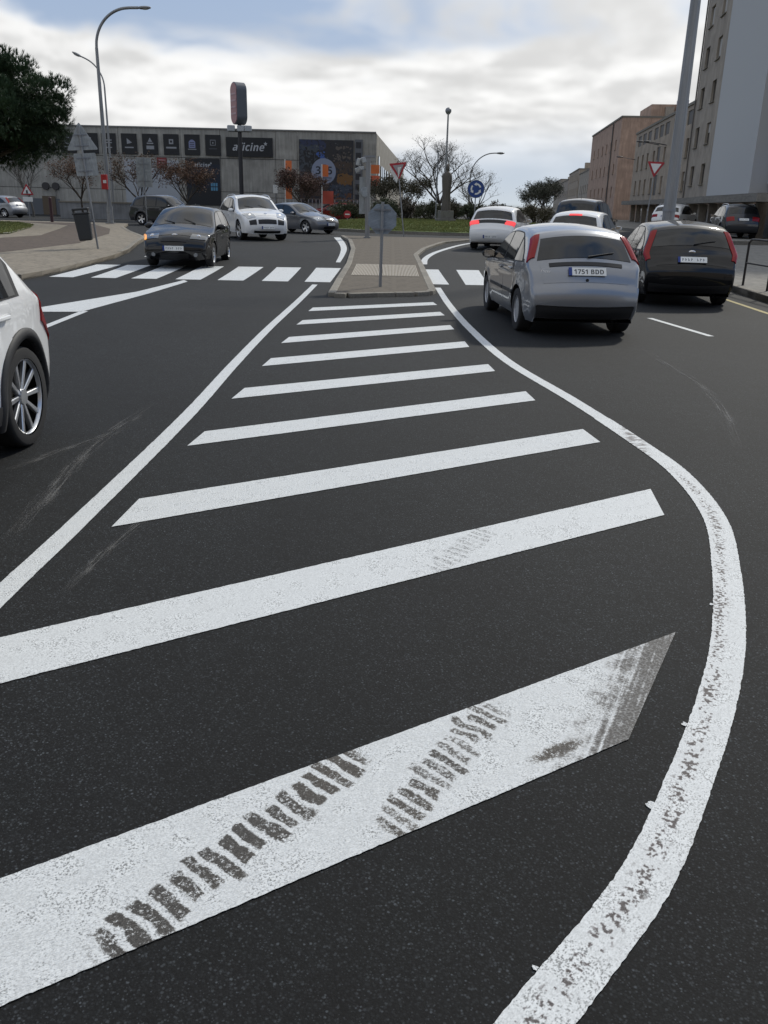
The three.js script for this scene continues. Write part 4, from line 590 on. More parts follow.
{ // shopping centre: concrete panels over a core wall
  const m = thing('shopping_centre', 'low grey concrete cinema building with dark signs across the back', 'building', [0, 0, 0]), zF = -78, Z = (d) => zF + d;
  const conc = [0.46, 0.48, 0.50].map((v) => wallM([v * 1.02, v, v * 0.94])), core = part(m, 'core_wall', box(70, 6.8, 60, -36.7, 3.5, zF - 30.2), mat([0.08, 0.08, 0.08], 0.9));
  const xs = [-70, -62, -54, -46, -39.5, -33.5, -28.6, -22.95, -17.75, -14.45, -9.8, -8.0, -1.33], ys = [[0.05, 2.35], [2.39, 4.98], [5.02, 7.22]];
  for (let i = 0; i < xs.length - 1; i++) ys.forEach(([a, b], j) => part(m, 'concrete_panel', uvPlanar(box(xs[i + 1] - xs[i] - 0.03, b - a, 0.28, (xs[i] + xs[i + 1]) / 2, (a + b) / 2, Z(-0.14)), 5), conc[Math.floor(h2(i, j, 12) * 3)]));
  part(m, 'parapet_cap', box(69.2, 0.1, 0.5, -36, 7.28, Z(-0.16)), mat([0.20, 0.20, 0.20], 0.7));
  // receding right flank
  const fl = sub(m, 'flank'); fl.position.set(-1.33, 0, zF - 0.02); fl.rotation.y = -0.05;
  part(fl, 'flank_wall', uvPlanar(box(0.3, 7.15, 62, -0.16, 3.6, -31.0), 5), wallM([0.46, 0.43, 0.38])); 
  for (const [d, y, w, h] of [[2.5, 4.6, 1.3, 1.9], [6.5, 4.2, 1.5, 1.4], [9, 4.2, 1.5, 1.4], [12, 4.1, 1.5, 1.4], [16, 4.1, 2, 1.4], [22, 4.1, 2, 1.4], [30, 4.1, 2.4, 1.4]]) part(fl, 'window', box(0.08, h, w, 0.04, y, -d), M.pane);
  const navy = '#12161c';
  const board = (nm, x0, x1, y0, y1, tex, lb, d = 0.05) => part(m, nm, box(x1 - x0, y1 - y0, 0.1, (x0 + x1) / 2, (y0 + y1) / 2, Z(d + 0.01)), Array(6).fill(0).map((_, i) => i === 4 ? mat([1, 1, 1], 0.55, { map: tex }) : M.darkPanel), lb);
  const icon = (k) => canvasTex(160, 196, (g, w, h) => { g.fillStyle = navy; g.fillRect(0, 0, w, h); g.fillStyle = '#8f9298'; g.strokeStyle = '#8f9298'; g.lineWidth = 9; const c = w / 2;
    if (k === 0 || k === 1) { g.beginPath(); g.arc(c, 76, 30, 0.6, 5.2); g.stroke(); g.fillRect(40, 130, 80, 9); }
    if (k === 2) { g.fillRect(44, 60, 72, 10); g.fillRect(44, 84, 72, 10); g.fillRect(44, 130, 72, 9); }
    if (k === 3) { g.beginPath(); g.moveTo(58, 44); g.lineTo(58, 100); g.lineTo(112, 86); g.closePath(); g.fill(); g.fillRect(34, 126, 92, 12); }
    if (k === 4) { g.beginPath(); g.moveTo(80, 36); g.lineTo(104, 76); g.lineTo(56, 76); g.closePath(); g.fill(); g.fillRect(46, 84, 68, 12); g.fillRect(40, 112, 80, 34); }
    if (k === 5) { g.fillRect(58, 48, 46, 46); g.fillStyle = navy; g.fillRect(70, 60, 22, 20); g.fillStyle = '#8f9298'; g.fillRect(26, 120, 108, 16); }
    if (k === 6) { g.fillStyle = '#7d84a6'; g.beginPath(); g.moveTo(46, 70); g.quadraticCurveTo(80, 26, 114, 70); g.lineTo(114, 128); g.lineTo(46, 128); g.closePath(); g.fill(); g.fillStyle = navy; for (let i = 0; i < 3; i++) g.fillRect(56, 74 + i * 17, 48, 6); g.fillStyle = '#8f9298'; g.fillRect(36, 136, 88, 8); }
    if (k === 7) { g.lineWidth = 5; g.strokeRect(54, 50, 52, 48); g.fillRect(74, 68, 12, 16); g.fillStyle = '#4a4d55'; g.fillRect(38, 128, 84, 8); } });
  [[-27.8, -26.5], [-25.95, -24.65], [-24.33, -23.15], [-22.68, -21.40], [-20.92, -19.64], [-19.16, -17.88], [-17.41, -16.13], [-15.66, -14.38]].forEach(([a, b], k) => board('sign_panel', a, b, 5.13 + 0.01 * k, 6.72 + 0.012 * k, icon(k)));
  const word = (g, w, h, s, y) => { g.fillStyle = '#a9adb2'; g.font = `italic bold ${s}px sans-serif`; g.textAlign = 'center'; g.textBaseline = 'middle'; g.fillText('aficine', w * 0.47, y); g.beginPath(); for (let i = 0; i < 10; i++) { const t = i / 10 * 6.283 - 1.57, r = (i % 2 ? 0.10 : 0.22) * s; g[i ? 'lineTo' : 'moveTo'](w * 0.47 + s * 1.80 + Math.cos(t) * r, y - s * 0.34 + Math.sin(t) * r); } g.fill(); };
  board('cinema_sign', -13.92, -10.03, 5.16, 6.66, canvasTex(512, 196, (g, w, h) => { g.fillStyle = navy; g.fillRect(0, 0, w, h); word(g, w, h, 108, h * 0.50); }), 'dark sign with aficine lettering', 0.10);
  board('cinema_screen', -17.40, -14.52, 1.25, 4.96, canvasTex(384, 496, (g, w, h) => { g.fillStyle = '#10151d'; g.fillRect(0, 0, w, h); g.fillStyle = '#0d1a2c'; g.fillRect(0, 60, w, h * 0.5); word(g, w, h, 58, 68); g.fillStyle = '#4f87a8'; for (let r = 0; r < 2; r++) for (let c = 0; c < 3; c++) g.fillRect(275 + c * 27, 255 + r * 46, 21, 36); g.fillStyle = '#39424e'; g.fillRect(330, 106, 18, 14); }), 'dark cinema board with blue digits', 0.02);
  board('red_sign', -19.80, -18.98, 4.10, 4.95, canvasTex(128, 128, (g, w, h) => { g.fillStyle = '#7d2a30'; g.fillRect(0, 0, w, h); g.fillStyle = '#a8868a'; for (let i = 0; i < 3; i++) g.fillRect(14, 22 + i * 34, 100, 12); }), 'small red sign', 0.06);
  part(m, 'shop_glazing', box(4.6, 4.4, 0.08, -20.3, 2.55, Z(0.04)), mat([0.33, 0.36, 0.40], 0.35)); part(m, 'shop_door', box(1.1, 1.5, 0.1, -29.25, 0.95, Z(0.06)), mat([0.10, 0.075, 0.05], 0.7)); part(m, 'plinth_band', box(3.1, 1.3, 0.06, -29.9, 0.85, Z(0.02)), mat([0.10, 0.11, 0.125], 0.7));
  for (const x of [-29.4, -28.55]) { const g = new THREE.CylinderGeometry(0.3, 0.3, 0.2, 24); g.rotateX(Math.PI / 2); part(m, 'round_vent', g.translate(x, 2.5, Z(0.1)), M.darkPanel); }
  // large poster wall: a patchwork of dark and coloured pictures round a white disc
  board('poster', -7.82, -3.27, 1.67, 6.62, canvasTex(512, 556, (g, w, h) => {
    const R = mulberry(5); g.fillStyle = '#1f222b'; g.fillRect(0, 0, w, h);
    const blob = (c, n, x0, y0, x1, y1, s) => { g.fillStyle = c; for (let i = 0; i < n; i++) { g.beginPath(); g.ellipse(lerp(x0, x1, R()), lerp(y0, y1, R()), s * (0.4 + R()), s * (0.4 + R()), R() * 3, 0, 6.3); g.fill(); } };
    for (const [c, n, x0, y0, x1, y1, sz] of [['#27314f', 60, 0, 0, 250, 90, 15], ['#3a434c', 120, 0, 50, 190, 280, 13], ['#171a20', 120, 40, 100, 250, 300, 12], ['#34569a', 26, 170, 105, 240, 165, 9], ['#232327', 150, 250, 10, 500, 230, 15], ['#57504a', 60, 320, 50, 490, 225, 9], ['#3f342c', 90, 300, 190, 500, 285, 11], ['#6b4d27', 150, 365, 300, 500, 385, 12], ['#323d4c', 120, 300, 395, 500, 540, 12], ['#3a2b24', 170, 10, 300, 270, 545, 14], ['#5e3d27', 50, 320, 470, 500, 550, 9], ['#4a3434', 60, 30, 310, 230, 430, 9], ['#55585c', 60, 60, 20, 480, 540, 6], ['#101216', 90, 0, 0, 512, 556, 7]]) blob(c, n, x0, y0, x1, y1, sz);
    g.fillStyle = '#7f8aa0'; g.beginPath(); g.arc(232, 276, 116, 0, 6.3); g.fill(); g.fillStyle = '#20242e'; g.font = 'bold 96px sans-serif'; g.textAlign = 'center'; g.textBaseline = 'middle'; g.fillText('3', 180, 268); g.fillText('5', 290, 268); g.fillStyle = '#94583a'; g.fillRect(212, 214, 46, 76); g.fillStyle = '#5d6678'; g.fillRect(160, 326, 150, 12); g.fillRect(180, 348, 110, 10);
  }), 'wide dark picture poster with a pale disc', 0.10);
  board('poster_strip', -3.15, -2.50, 1.7, 6.7, canvasTex(64, 512, (g, w, h) => { g.fillStyle = '#5a5e64'; g.fillRect(0, 0, w, h); g.fillStyle = '#22252b'; for (let i = 0; i < 6; i++) g.fillRect(8, 20 + i * 84, 44, 50); }), 'narrow poster strip', 0.06);
}
{ // low white wall with railings in front of the cinema
  const w = thing('boundary_wall', 'low pale wall with thin railings in front of the cinema posters', 'wall', [0, 0.2, -73.6]);
  part(w, 'wall', uvPlanar(box(11.5, 0.9, 0.25, -6.2, 0.45, 0)), wallM([0.33, 0.34, 0.36])); part(w, 'rail', box(11.5, 0.06, 0.06, -6.2, 1.75, 0), M.frame); for (let i = 0; i < 38; i++) part(w, 'bar', box(0.05, 0.82, 0.05, -11.8 + i * 0.302, 1.31, 0), mat([0.35, 0.36, 0.38], 0.6));
  const w2 = thing('boundary_wall', 'low pale wall behind the left pavement under the bare trees', 'wall', [0, 0.2, -66]); part(w2, 'wall', uvPlanar(box(9, 1.1, 0.25, -19.5, 0.55, 0)), wallM([0.36, 0.37, 0.39])); part(w2, 'coping', box(9.1, 0.1, 0.34, -19.5, 1.15, 0), M.kerb[1]);
}
{ // plain block added unseen behind the viewer to darken reflections and sky light
  block('unseen_block', 'long brown block added unseen behind the viewer to darken reflections', [-40, 24], Math.PI / 2, 78, 12, 15, 0, brown, [], {});
}
// ------------------------------------------------------------------ street furniture
M.galv = mat([0.40, 0.41, 0.43], 0.5, { metalness: 0.35, map: stainMap }); M.steel = mat([0.22, 0.23, 0.25], 0.5, { metalness: 0.4 }); M.signBack = mat([0.46, 0.49, 0.51], 0.5, { metalness: 0.1, map: stainMap }); M.darkMetal = mat([0.03, 0.03, 0.034], 0.5, { metalness: 0.3 }); M.white2 = mat([0.72, 0.72, 0.70], 0.5); M.signRed = mat([0.36, 0.02, 0.03], 0.45); M.orange = mat([0.62, 0.16, 0.05], 0.75);
const tri = (w, up = 1, r = 0.06) => { const h = w * 0.866, s = new THREE.Shape(), P = [[-w / 2, -h / 3 * up], [w / 2, -h / 3 * up], [0, 2 * h / 3 * up]]; for (let i = 0; i < 3; i++) { const a = P[i], b = P[(i + 1) % 3], c = P[(i + 2) % 3], l = Math.hypot(b[0] - a[0], b[1] - a[1]), f = r / l; const p0 = [lerp(a[0], b[0], f), lerp(a[1], b[1], f)], p1 = [lerp(b[0], a[0], f), lerp(b[1], a[1], f)], p2 = [lerp(b[0], c[0], f), lerp(b[1], c[1], f)]; s[i ? 'lineTo' : 'moveTo'](...p0); s.lineTo(...p1); s.quadraticCurveTo(b[0], b[1], p2[0], p2[1]); } return s; };
const plate = (shape, t = 0.025) => new THREE.ExtrudeGeometry(shape, { depth: t, bevelEnabled: true, bevelSize: 0.006, bevelThickness: 0.004, bevelSegments: 1, curveSegments: 20 }).translate(0, 0, -t / 2);
const disc = (r, t, n = 36) => { const g = new THREE.CylinderGeometry(r, r, t, n); return g.rotateX(Math.PI / 2); };
const rect = (w, h, r) => { const s = new THREE.Shape(), x = w / 2, y = h / 2; s.moveTo(-x + r, -y); s.lineTo(x - r, -y); s.quadraticCurveTo(x, -y, x, -y + r); s.lineTo(x, y - r); s.quadraticCurveTo(x, y, x - r, y); s.lineTo(-x + r, y); s.quadraticCurveTo(-x, y, -x, y - r); s.lineTo(-x, -y + r); s.quadraticCurveTo(-x, -y, -x + r, -y); return s; };
function signPole(name, label, cat, [x, y, z], h, lean = [0, 0], turn = 0, r = 0.03) { const t = thing(name, label, cat, [x, y, z], 0); t.rotation.order = 'ZXY'; t.rotation.set(lean[1], turn, lean[0]); part(t, 'pole', MG([rod(V(0, -0.05, 0), V(0, h, 0), r, r, 14), disc(r * 1.02, 0.02, 12).rotateX(Math.PI / 2).translate(0, h, 0)]), M.galv); return t; }
const brackets = (t, ys, w = 0.3, dz = 0.045) => { for (const y of ys) part(t, 'bracket', MG([box(w, 0.035, 0.012, 0, y, dz), box(0.085, 0.04, 0.09, 0, y, 0.0)]), M.steel); };
const PL = (z) => G(z) + 0.12;
{ // leaning sign seen from behind, and the litter bin on its pole
  const t = signPole('road_sign', 'leaning sign pole with the backs of a triangle and a square plate', 'sign', [-9.0, PL(-27.6), -27.6], 3.45, [0.078, 0.0], 0.35);
  part(t, 'triangle_plate', plate(tri(0.88)).translate(0.02, 3.06, -0.06), M.signBack); part(t, 'square_plate', plate(rect(0.62, 0.62, 0.04)).translate(0.05, 2.40, -0.06), M.signBack); brackets(t, [2.92, 3.22, 2.22, 2.58], 0.4, -0.035);
  const b = thing('litter_bin', 'dark plastic litter bin hung on the leaning sign pole', 'litter bin', [-9.30, PL(-27.6) + 0.20, -27.5]); b.rotation.z = 0.10; b.rotation.y = 0.2;
  const sh = rbox(0.46, 0.78, 0.34, 0.05, 0, 0.42, 0), P = sh.attributes.position; for (let i = 0; i < P.count; i++) { const k = 0.82 + 0.18 * (P.getY(i) / 0.8); P.setX(i, P.getX(i) * k); P.setZ(i, P.getZ(i) * k); } sh.computeVertexNormals();
  part(b, 'bucket', sh, mat([0.028, 0.032, 0.036], 0.55)); part(b, 'rim', rbox(0.50, 0.05, 0.38, 0.02, 0, 0.815, 0), mat([0.02, 0.022, 0.025], 0.5)); part(b, 'hood', rbox(0.48, 0.07, 0.36, 0.03, 0, 0.94, 0), mat([0.025, 0.028, 0.03], 0.5)); for (const sx of [-1, 1]) part(b, 'hood_post', box(0.03, 0.13, 0.30, sx * 0.21, 0.88, 0), mat([0.02, 0.02, 0.02], 0.5)); part(b, 'clamp', box(0.09, 0.06, 0.10, 0.26, 0.6, -0.03), M.steel);
}
{ const t = signPole('road_sign', 'tall rectangular sign plate seen from behind beyond the pavement', 'sign', [-14.05, PL(-52.2), -52.2], 3.55); part(t, 'plate', plate(rect(0.86, 1.55, 0.05)).translate(0, 2.76, -0.07), M.signBack); brackets(t, [2.3, 3.2], 0.6, -0.04); }
{ const t = signPole('road_sign', 'blue-grey eight-sided sign back on a pole at the island nose', 'sign', [-0.19, G(-18.43) + 0.07, -18.43], 1.66, [-0.012, 0], 0, 0.032); part(t, 'plate', new THREE.CylinderGeometry(0.31, 0.31, 0.022, 8).rotateY(Math.PI / 8).rotateX(Math.PI / 2).translate(0, 1.34, -0.055), mat([0.36, 0.42, 0.50], 0.55, { map: stainMap })); brackets(t, [1.14, 1.52], 0.34, -0.03); }
function yieldSign(label, pos, h, w, lean, turn, extra, face = M.white2) { const t = signPole('yield_sign', label, 'sign', pos, h, lean, turn); part(t, 'red_border', plate(tri(w, -1)).translate(0, h - 0.3, 0.06), M.signRed); part(t, 'white_centre', plate(tri(w * 0.62, -1, 0.03), 0.012).translate(0, h - 0.3, 0.085), face); brackets(t, [h - 0.16], 0.3, 0.035); if (extra) { part(t, 'second_plate', plate(tri(w * 0.95, -1)).rotateY(2.2).translate(-0.12, h - 0.48, -0.05), M.white2); } return t; }
yieldSign('red bordered yield triangle on a leaning pole on the traffic island', [0.62, G(-42) + 0.07, -42.0], 3.28, 0.80, [0.115, 0], 0.1, true, mat([0.30, 0.28, 0.28], 0.5));  // centre greyed: the shade on this backlit white face is put into its colour
yieldSign('red bordered yield triangle in front of the brown block', [12.45, G(-45) + 0.01, -44.6], 3.75, 0.80, [-0.06, 0], -0.3);
{ const t = signPole('roundabout_sign', 'round blue roundabout sign with three white arrows', 'sign', [4.62, 0.30, -50.4], 2.75); part(t, 'blue_disc', disc(0.46, 0.02).translate(0, 2.28, 0.06), mat([0.015, 0.055, 0.22], 0.4)); part(t, 'rim', new THREE.TorusGeometry(0.455, 0.015, 8, 40).translate(0, 2.28, 0.06), M.steel);
  for (let k = 0; k < 3; k++) { const a0 = k * 2.094 + 0.35, s = new THREE.Shape(), r0 = 0.215, r1 = 0.29; s.absarc(0, 0, r1, a0, a0 + 1.15, false); s.absarc(0, 0, r0, a0 + 1.15, a0, true); const g = plate(s, 0.006); const hd = new THREE.Shape(), ha = a0 + 1.15; const pt = (r, t2) => [Math.cos(t2) * r, Math.sin(t2) * r]; hd.moveTo(...pt(0.165, ha)); hd.lineTo(...pt(0.34, ha)); hd.lineTo(...pt(0.255, ha + 0.5)); hd.closePath(); part(t, 'arrow', MG([g, plate(hd, 0.006)]).translate(0, 2.28, 0.078), M.white2); } }
{ const t = signPole('warning_sign', 'small red bordered warning triangle beside the far left car', 'sign', [-23.9, 0.25, -60], 2.3, [0, 0], 0.2); part(t, 'red_border', plate(tri(0.8)).translate(0, 1.72, 0.06), M.signRed); part(t, 'white_centre', plate(tri(0.52, 1, 0.03), 0.012).translate(0, 1.72, 0.085), M.white2); part(t, 'pictogram', box(0.1, 0.2, 0.01, 0, 1.68, 0.1), M.black); part(t, 'lower_plate', plate(rect(0.6, 0.28, 0.03)).translate(0, 1.22, 0.06), M.white2); }
{ const t = signPole('yield_sign', 'small pale yield triangle back in front of the cinema board', 'sign', [-14.3, 0.2, -66.6], 1.2); part(t, 'plate', plate(tri(0.62, -1)).translate(0, 0.95, -0.05), M.signBack); }
{ const t = signPole('road_sign', 'pale slim post with a small plate beside the orange banner', 'sign', [-9.05, 0.2, -71.5], 2.8, [0, 0], 0, 0.05); part(t, 'plate', plate(rect(0.34, 0.6, 0.04)).translate(0, 2.4, 0.07), M.white2); }
{ const t = signPole('no_entry_sign', 'tiny red round sign at the edge of the roundabout lawn', 'sign', [-2.85, 0.35, -59.4], 0.85); part(t, 'red_disc', disc(0.24, 0.02).translate(0, 0.66, 0.05), M.signRed); part(t, 'white_bar', box(0.3, 0.07, 0.01, 0, 0.66, 0.07), M.white2); }
{ // grey post with sign backs on the island tip
  const t = thing('signal_post', 'stout grey post with a cluster of pale plates on the island', 'post', [-1.02, G(-39.5) + 0.07, -39.5]); part(t, 'post', MG([box(0.20, 3.28, 0.20, 0, 1.64, 0), box(0.30, 0.06, 0.30, 0, 0.03, 0)]), M.galv); part(t, 'cap', box(0.5, 0.07, 0.24, 0.05, 3.315, 0), M.steel);
  for (const [x, y, w, h, a] of [[-0.20, 3.16, 0.20, 0.24, 0.5], [-0.40, 3.08, 0.16, 0.30, -0.5], [-0.30, 2.84, 0.24, 0.16, 0.2], [-0.46, 2.76, 0.10, 0.2, 0.9]]) part(t, 'pale_plate', rbox(w, h, 0.2, 0.04).rotateY(a).rotateZ(a * 0.5).translate(x, y, 0.06), mat([0.34, 0.35, 0.35], 0.6));
  part(t, 'bracket', MG([box(0.36, 0.05, 0.05, -0.2, 3.12, 0), box(0.3, 0.05, 0.05, -0.16, 2.8, 0)]), M.steel); part(t, 'side_plate', disc(0.2, 0.03, 24).rotateY(0.5).translate(-0.12, 1.9, 0.14), M.signBack); part(t, 'panel', box(0.26, 1.5, 0.05, -0.24, 1.75, -0.06), M.signBack);
}
// lamp posts: tapered column and a swept arm
function lampPost(label, [x, y, z], h, reach, rise, r, headLen = 0.75) {
  const t = thing('lamp_post', label, 'lamp post', [x, y, z]), sg = Math.sign(reach), R = Math.min(1.9, Math.abs(reach)); part(t, 'base_plate', MG([box(0.46, 0.03, 0.46, 0, 0.015, 0), rod(V(0, 0.03, 0), V(0, 0.9, 0), r * 1.35, r * 1.3, 16)]), M.galv);
  part(t, 'column', rod(V(0, 0.9, 0), V(0, h - R, 0), r, r * 0.62, 18), M.galv);
  const pts = []; for (let k = 0; k <= 8; k++) { const a = k / 8 * (Math.PI / 2 - rise); pts.push(V(sg * R * (1 - Math.cos(a)), h - R + R * Math.sin(a), 0)); } const e = pts[8], d = V(sg * Math.cos(rise), Math.sin(rise), 0); e.clone(); const end = e.clone().addScaledVector(d, Math.max(0.2, Math.abs(reach) - Math.abs(e.x) - headLen)); pts.push(end);
  part(t, 'arm', tube(pts, r * 0.55, 40, 10), M.galv);
  const hd = new THREE.SphereGeometry(0.5, 20, 12); hd.scale(headLen, 0.17, 0.30); hd.rotateZ(sg * rise); const c = end.clone().addScaledVector(d, headLen * 0.42); const hm = part(t, 'lamp_head', hd.translate(c.x, c.y, 0), M.galv); const ln = new THREE.SphereGeometry(0.5, 16, 8, 0, 6.3, Math.PI / 2, Math.PI / 2); ln.scale(headLen * 0.6, 0.13, 0.22); ln.rotateZ(sg * rise); part(hm, 'lens', ln.translate(c.x + sg * 0.05, c.y - 0.035, 0), mat([0.55, 0.56, 0.55], 0.25)); return t;
}
lampPost('tall curved lamp post rising from the left pavement', [-15.85, PL(-51.3), -51.2], 10.75, 3.1, 0.03, 0.13);
lampPost('second thinner lamp post behind with its arm to the left', [-20.1, 0.2, -66], 10.6, -2.2, 0.42, 0.09);
lampPost('small curved lamp post behind the round blue sign', [6.45, 0.2, -76], 5.6, 2.4, 0.02, 0.08, 0.7);
{ const t = thing('lamp_post', 'thick lamp post on the right pavement running out of the picture', 'lamp post', [8.98, G(-29.5) + 0.13, -29.5]); part(t, 'base_plate', box(0.55, 0.03, 0.55, 0, 0.015, 0), M.galv); part(t, 'column', rod(V(0, 0.03, 0), V(0, 11.5, 0), 0.20, 0.125, 24), M.galv); part(t, 'collar', rod(V(0, 1.42, 0), V(0, 1.5, 0), 0.215, 0.21, 24), M.steel); part(t, 'door', rbox(0.18, 0.5, 0.03, 0.01, -0.02, 0.75, 0.195), M.steel); part(t, 'arm', tube([V(0, 11.5, 0), V(-0.1, 12.1, 0), V(-1.2, 12.5, 0), V(-2.4, 12.6, 0)], 0.06, 24, 10), M.galv); part(t, 'lamp_head', new THREE.SphereGeometry(0.5, 16, 10).scale(0.8, 0.18, 0.32).translate(-2.8, 12.6, 0), M.galv); }
{ const t = thing('lamp_mast', 'slim mast with a ball lamp behind the statue', 'lamp post', [3.52, moundY(3.5, -60.6), -60.6]); part(t, 'mast', rod(V(0, -0.1, 0), V(0, 6.6, 0), 0.09, 0.05, 12), M.galv); part(t, 'lamp_head', MG([new THREE.SphereGeometry(0.2, 16, 12).translate(0, 6.7, 0), rod(V(0, 6.5, 0), V(0, 6.6, 0), 0.12, 0.14, 12)]), M.steel); }
{ const t = thing('flag_pole', 'bare thin pole left of the statue', 'pole', [2.95, moundY(2.95, -60), -60]); part(t, 'pole', rod(V(0, -0.1, 0), V(0, 4.25, 0), 0.05, 0.04, 10), M.steel); part(t, 'finial', new THREE.SphereGeometry(0.07, 10, 8).translate(0, 4.28, 0), M.steel); }
[[12, 7.5], [16.5, 7.8], [32.5, 7.2]].forEach(([u, y], k) => { const x = 24.32 + u * 0.1227, z = -76.2 - u * 0.9924, t = thing('wall_lamp', ['wall lamp on the brown block, nearest of three', 'wall lamp on the brown block, middle of three', 'wall lamp at the far corner of the brown block'][k], 'lamp', [x, y, z], -0.123, 'lamps on the brown block'); part(t, 'arm', rod(V(0.02, 0, 0), V(-1.5, 0.25, 0), 0.04, 0.03, 8), M.darkMetal); part(t, 'lamp_head', new THREE.SphereGeometry(0.5, 14, 8).scale(0.8, 0.16, 0.28).translate(-1.8, 0.28, 0), M.darkMetal); });
{ // pylon sign of the cinema
  const t = thing('pylon_sign', 'tall black pole carrying a rounded red and grey sign box', 'sign', [-11.45, 0.2, -70]); part(t, 'pole', rod(V(0, 0, 0), V(0, 6.9, 0), 0.17, 0.15, 16), M.darkMetal);
  const st = new THREE.Shape(), R = 0.55, H = 0.85; st.absarc(0, H, R, 0, Math.PI, false); st.absarc(0, -H, R, Math.PI, Math.PI * 2, false); const bx = part(t, 'sign_box', new THREE.ExtrudeGeometry(st, { depth: 0.75, bevelEnabled: true, bevelSize: 0.03, bevelThickness: 0.03, bevelSegments: 2, curveSegments: 20 }).translate(0, 0, -0.375).rotateY(-0.98).translate(0, 8.24, 0), mat([0.10, 0.11, 0.13], 0.5));
  const st2 = new THREE.Shape(); st2.absarc(0, H, R * 0.94, 0, Math.PI, false); st2.absarc(0, -H, R * 0.94, Math.PI, Math.PI * 2, false); part(bx, 'sign_face', plate(st2, 0.03).translate(0, 0, 0.42).rotateY(-0.98).translate(0, 8.24, 0), mat([0.30, 0.13, 0.14], 0.4), 'dull red face'); for (let k = 0; k < 4; k++) part(bx, 'stripe', box(0.85, 0.12, 0.02, 0, 0, 0.45).rotateY(-0.98).translate(0, 7.55 + k * 0.44, 0), mat([0.42, 0.28, 0.30], 0.5));
  for (const [x, r] of [[-0.62, 0.3], [0.15, -0.2], [0.62, 0.5]]) part(t, 'floodlight', rbox(0.55, 0.42, 0.4, 0.06).rotateY(r).translate(x, 6.55, 0.15), mat([0.40, 0.42, 0.44], 0.5)); part(t, 'crossbar', box(1.6, 0.08, 0.08, 0, 6.36, 0), M.darkMetal);
}
// orange banners by the cinema
function banner(label, x, z, rects, h) { const t = thing('banner', label, 'banner', [x, 0.2, z], 0, 'orange banners before the cinema'); part(t, 'pole', rod(V(0, 0, 0), V(0, h, 0), 0.05, 0.035, 10), M.white2); for (const [x0, x1, y0, y1, m] of rects) { const g = new THREE.PlaneGeometry(x1 - x0, y1 - y0, 6, 12), P = g.attributes.position; for (let i = 0; i < P.count; i++) P.setZ(i, 0.05 * Math.sin(P.getY(i) * 3 + P.getX(i) * 5)); g.computeVertexNormals(); const bk = g.clone().translate(0, 0, -0.012); part(t, 'cloth', MG([g, bk]).translate((x0 + x1) / 2, (y0 + y1) / 2 - 0.2, 0), m ?? M.orange); } return t; }
banner('tall narrow orange banner left of the poster', -8.34, -72, [[0.04, 0.52, 1.9, 4.7]], 4.6); banner('broken orange banner in front of the poster disc', -5.46, -72, [[0.04, 0.5, 3.6, 4.45], [0.04, 0.9, 1.6, 2.55, mat([0.5, 0.09, 0.06], 0.75)]], 4.3); banner('orange banner in two pieces at the corner of the cinema', -1.72, -73.5, [[0.04, 0.72, 3.95, 4.6], [-0.2, 0.75, 3.05, 3.8, mat([0.60, 0.12, 0.06], 0.75)]], 4.5);
{ const t = thing('notice_box', 'small red box fixed to the tall left lamp post', 'sign', [-15.95, 2.2, -51.0]); part(t, 'case', rbox(0.34, 0.78, 0.16, 0.03, 0, 0.3, 0), mat([0.42, 0.03, 0.03], 0.5)); part(t, 'label', box(0.18, 0.16, 0.01, 0.04, 0.32, 0.086), M.white2); part(t, 'strap', box(0.12, 0.05, 0.2, 0.06, 0.3, -0.12), M.steel); }
{ const t = thing('bollard', 'slim dark post beside the leaning sign pole', 'bollard', [-15.9 - 3.3, 0.32, -51.3]); part(t, 'post', rod(V(0, 0, 0), V(0, 1.25, 0), 0.09, 0.09, 14), mat([0.05, 0.02, 0.025], 0.6)); part(t, 'cap', new THREE.SphereGeometry(0.09, 12, 6, 0, 6.3, 0, 1.57).translate(0, 1.25, 0), mat([0.05, 0.02, 0.025], 0.6)); }
{ // pedestrian railing on the right kerb
  const t = thing('pedestrian_railing', 'dark steel pedestrian railing on the right pavement', 'railing', [8.05, 0.13, -20.25]); M.railing = mat([0.028, 0.024, 0.022], 0.5, { metalness: 0.3 });
  for (let k = 0; k < 6; k++) part(t, 'post', rod(V(0, -0.02, k * 1.34), V(0, 0.96, k * 1.34), 0.026, 0.026, 12), M.railing);
  part(t, 'top_rail', tube([V(0, 0.93, 0), V(0, 0.985, 0.03), V(0, 1.0, 0.12), V(0, 1.0, 3), V(0, 1.0, 6.8)], 0.026, 40, 10), M.railing); part(t, 'middle_rail', rod(V(0, 0.5, 0), V(0, 0.5, 6.7), 0.02, 0.02, 10), M.railing);
  const t2 = thing('pedestrian_railing', 'grey railing set back behind the dark one', 'railing', [9.35, 0.13, -20.6]); for (let k = 0; k < 5; k++) part(t2, 'post', rod(V(k * 0.9, -0.02, k * 0.9), V(k * 0.9, 0.98, k * 0.9), 0.03, 0.03, 12), M.galv); part(t2, 'top_rail', rod(V(-0.03, 0.98, -0.03), V(3.7, 0.98, 3.7), 0.026, 0.026, 10), M.galv);
}
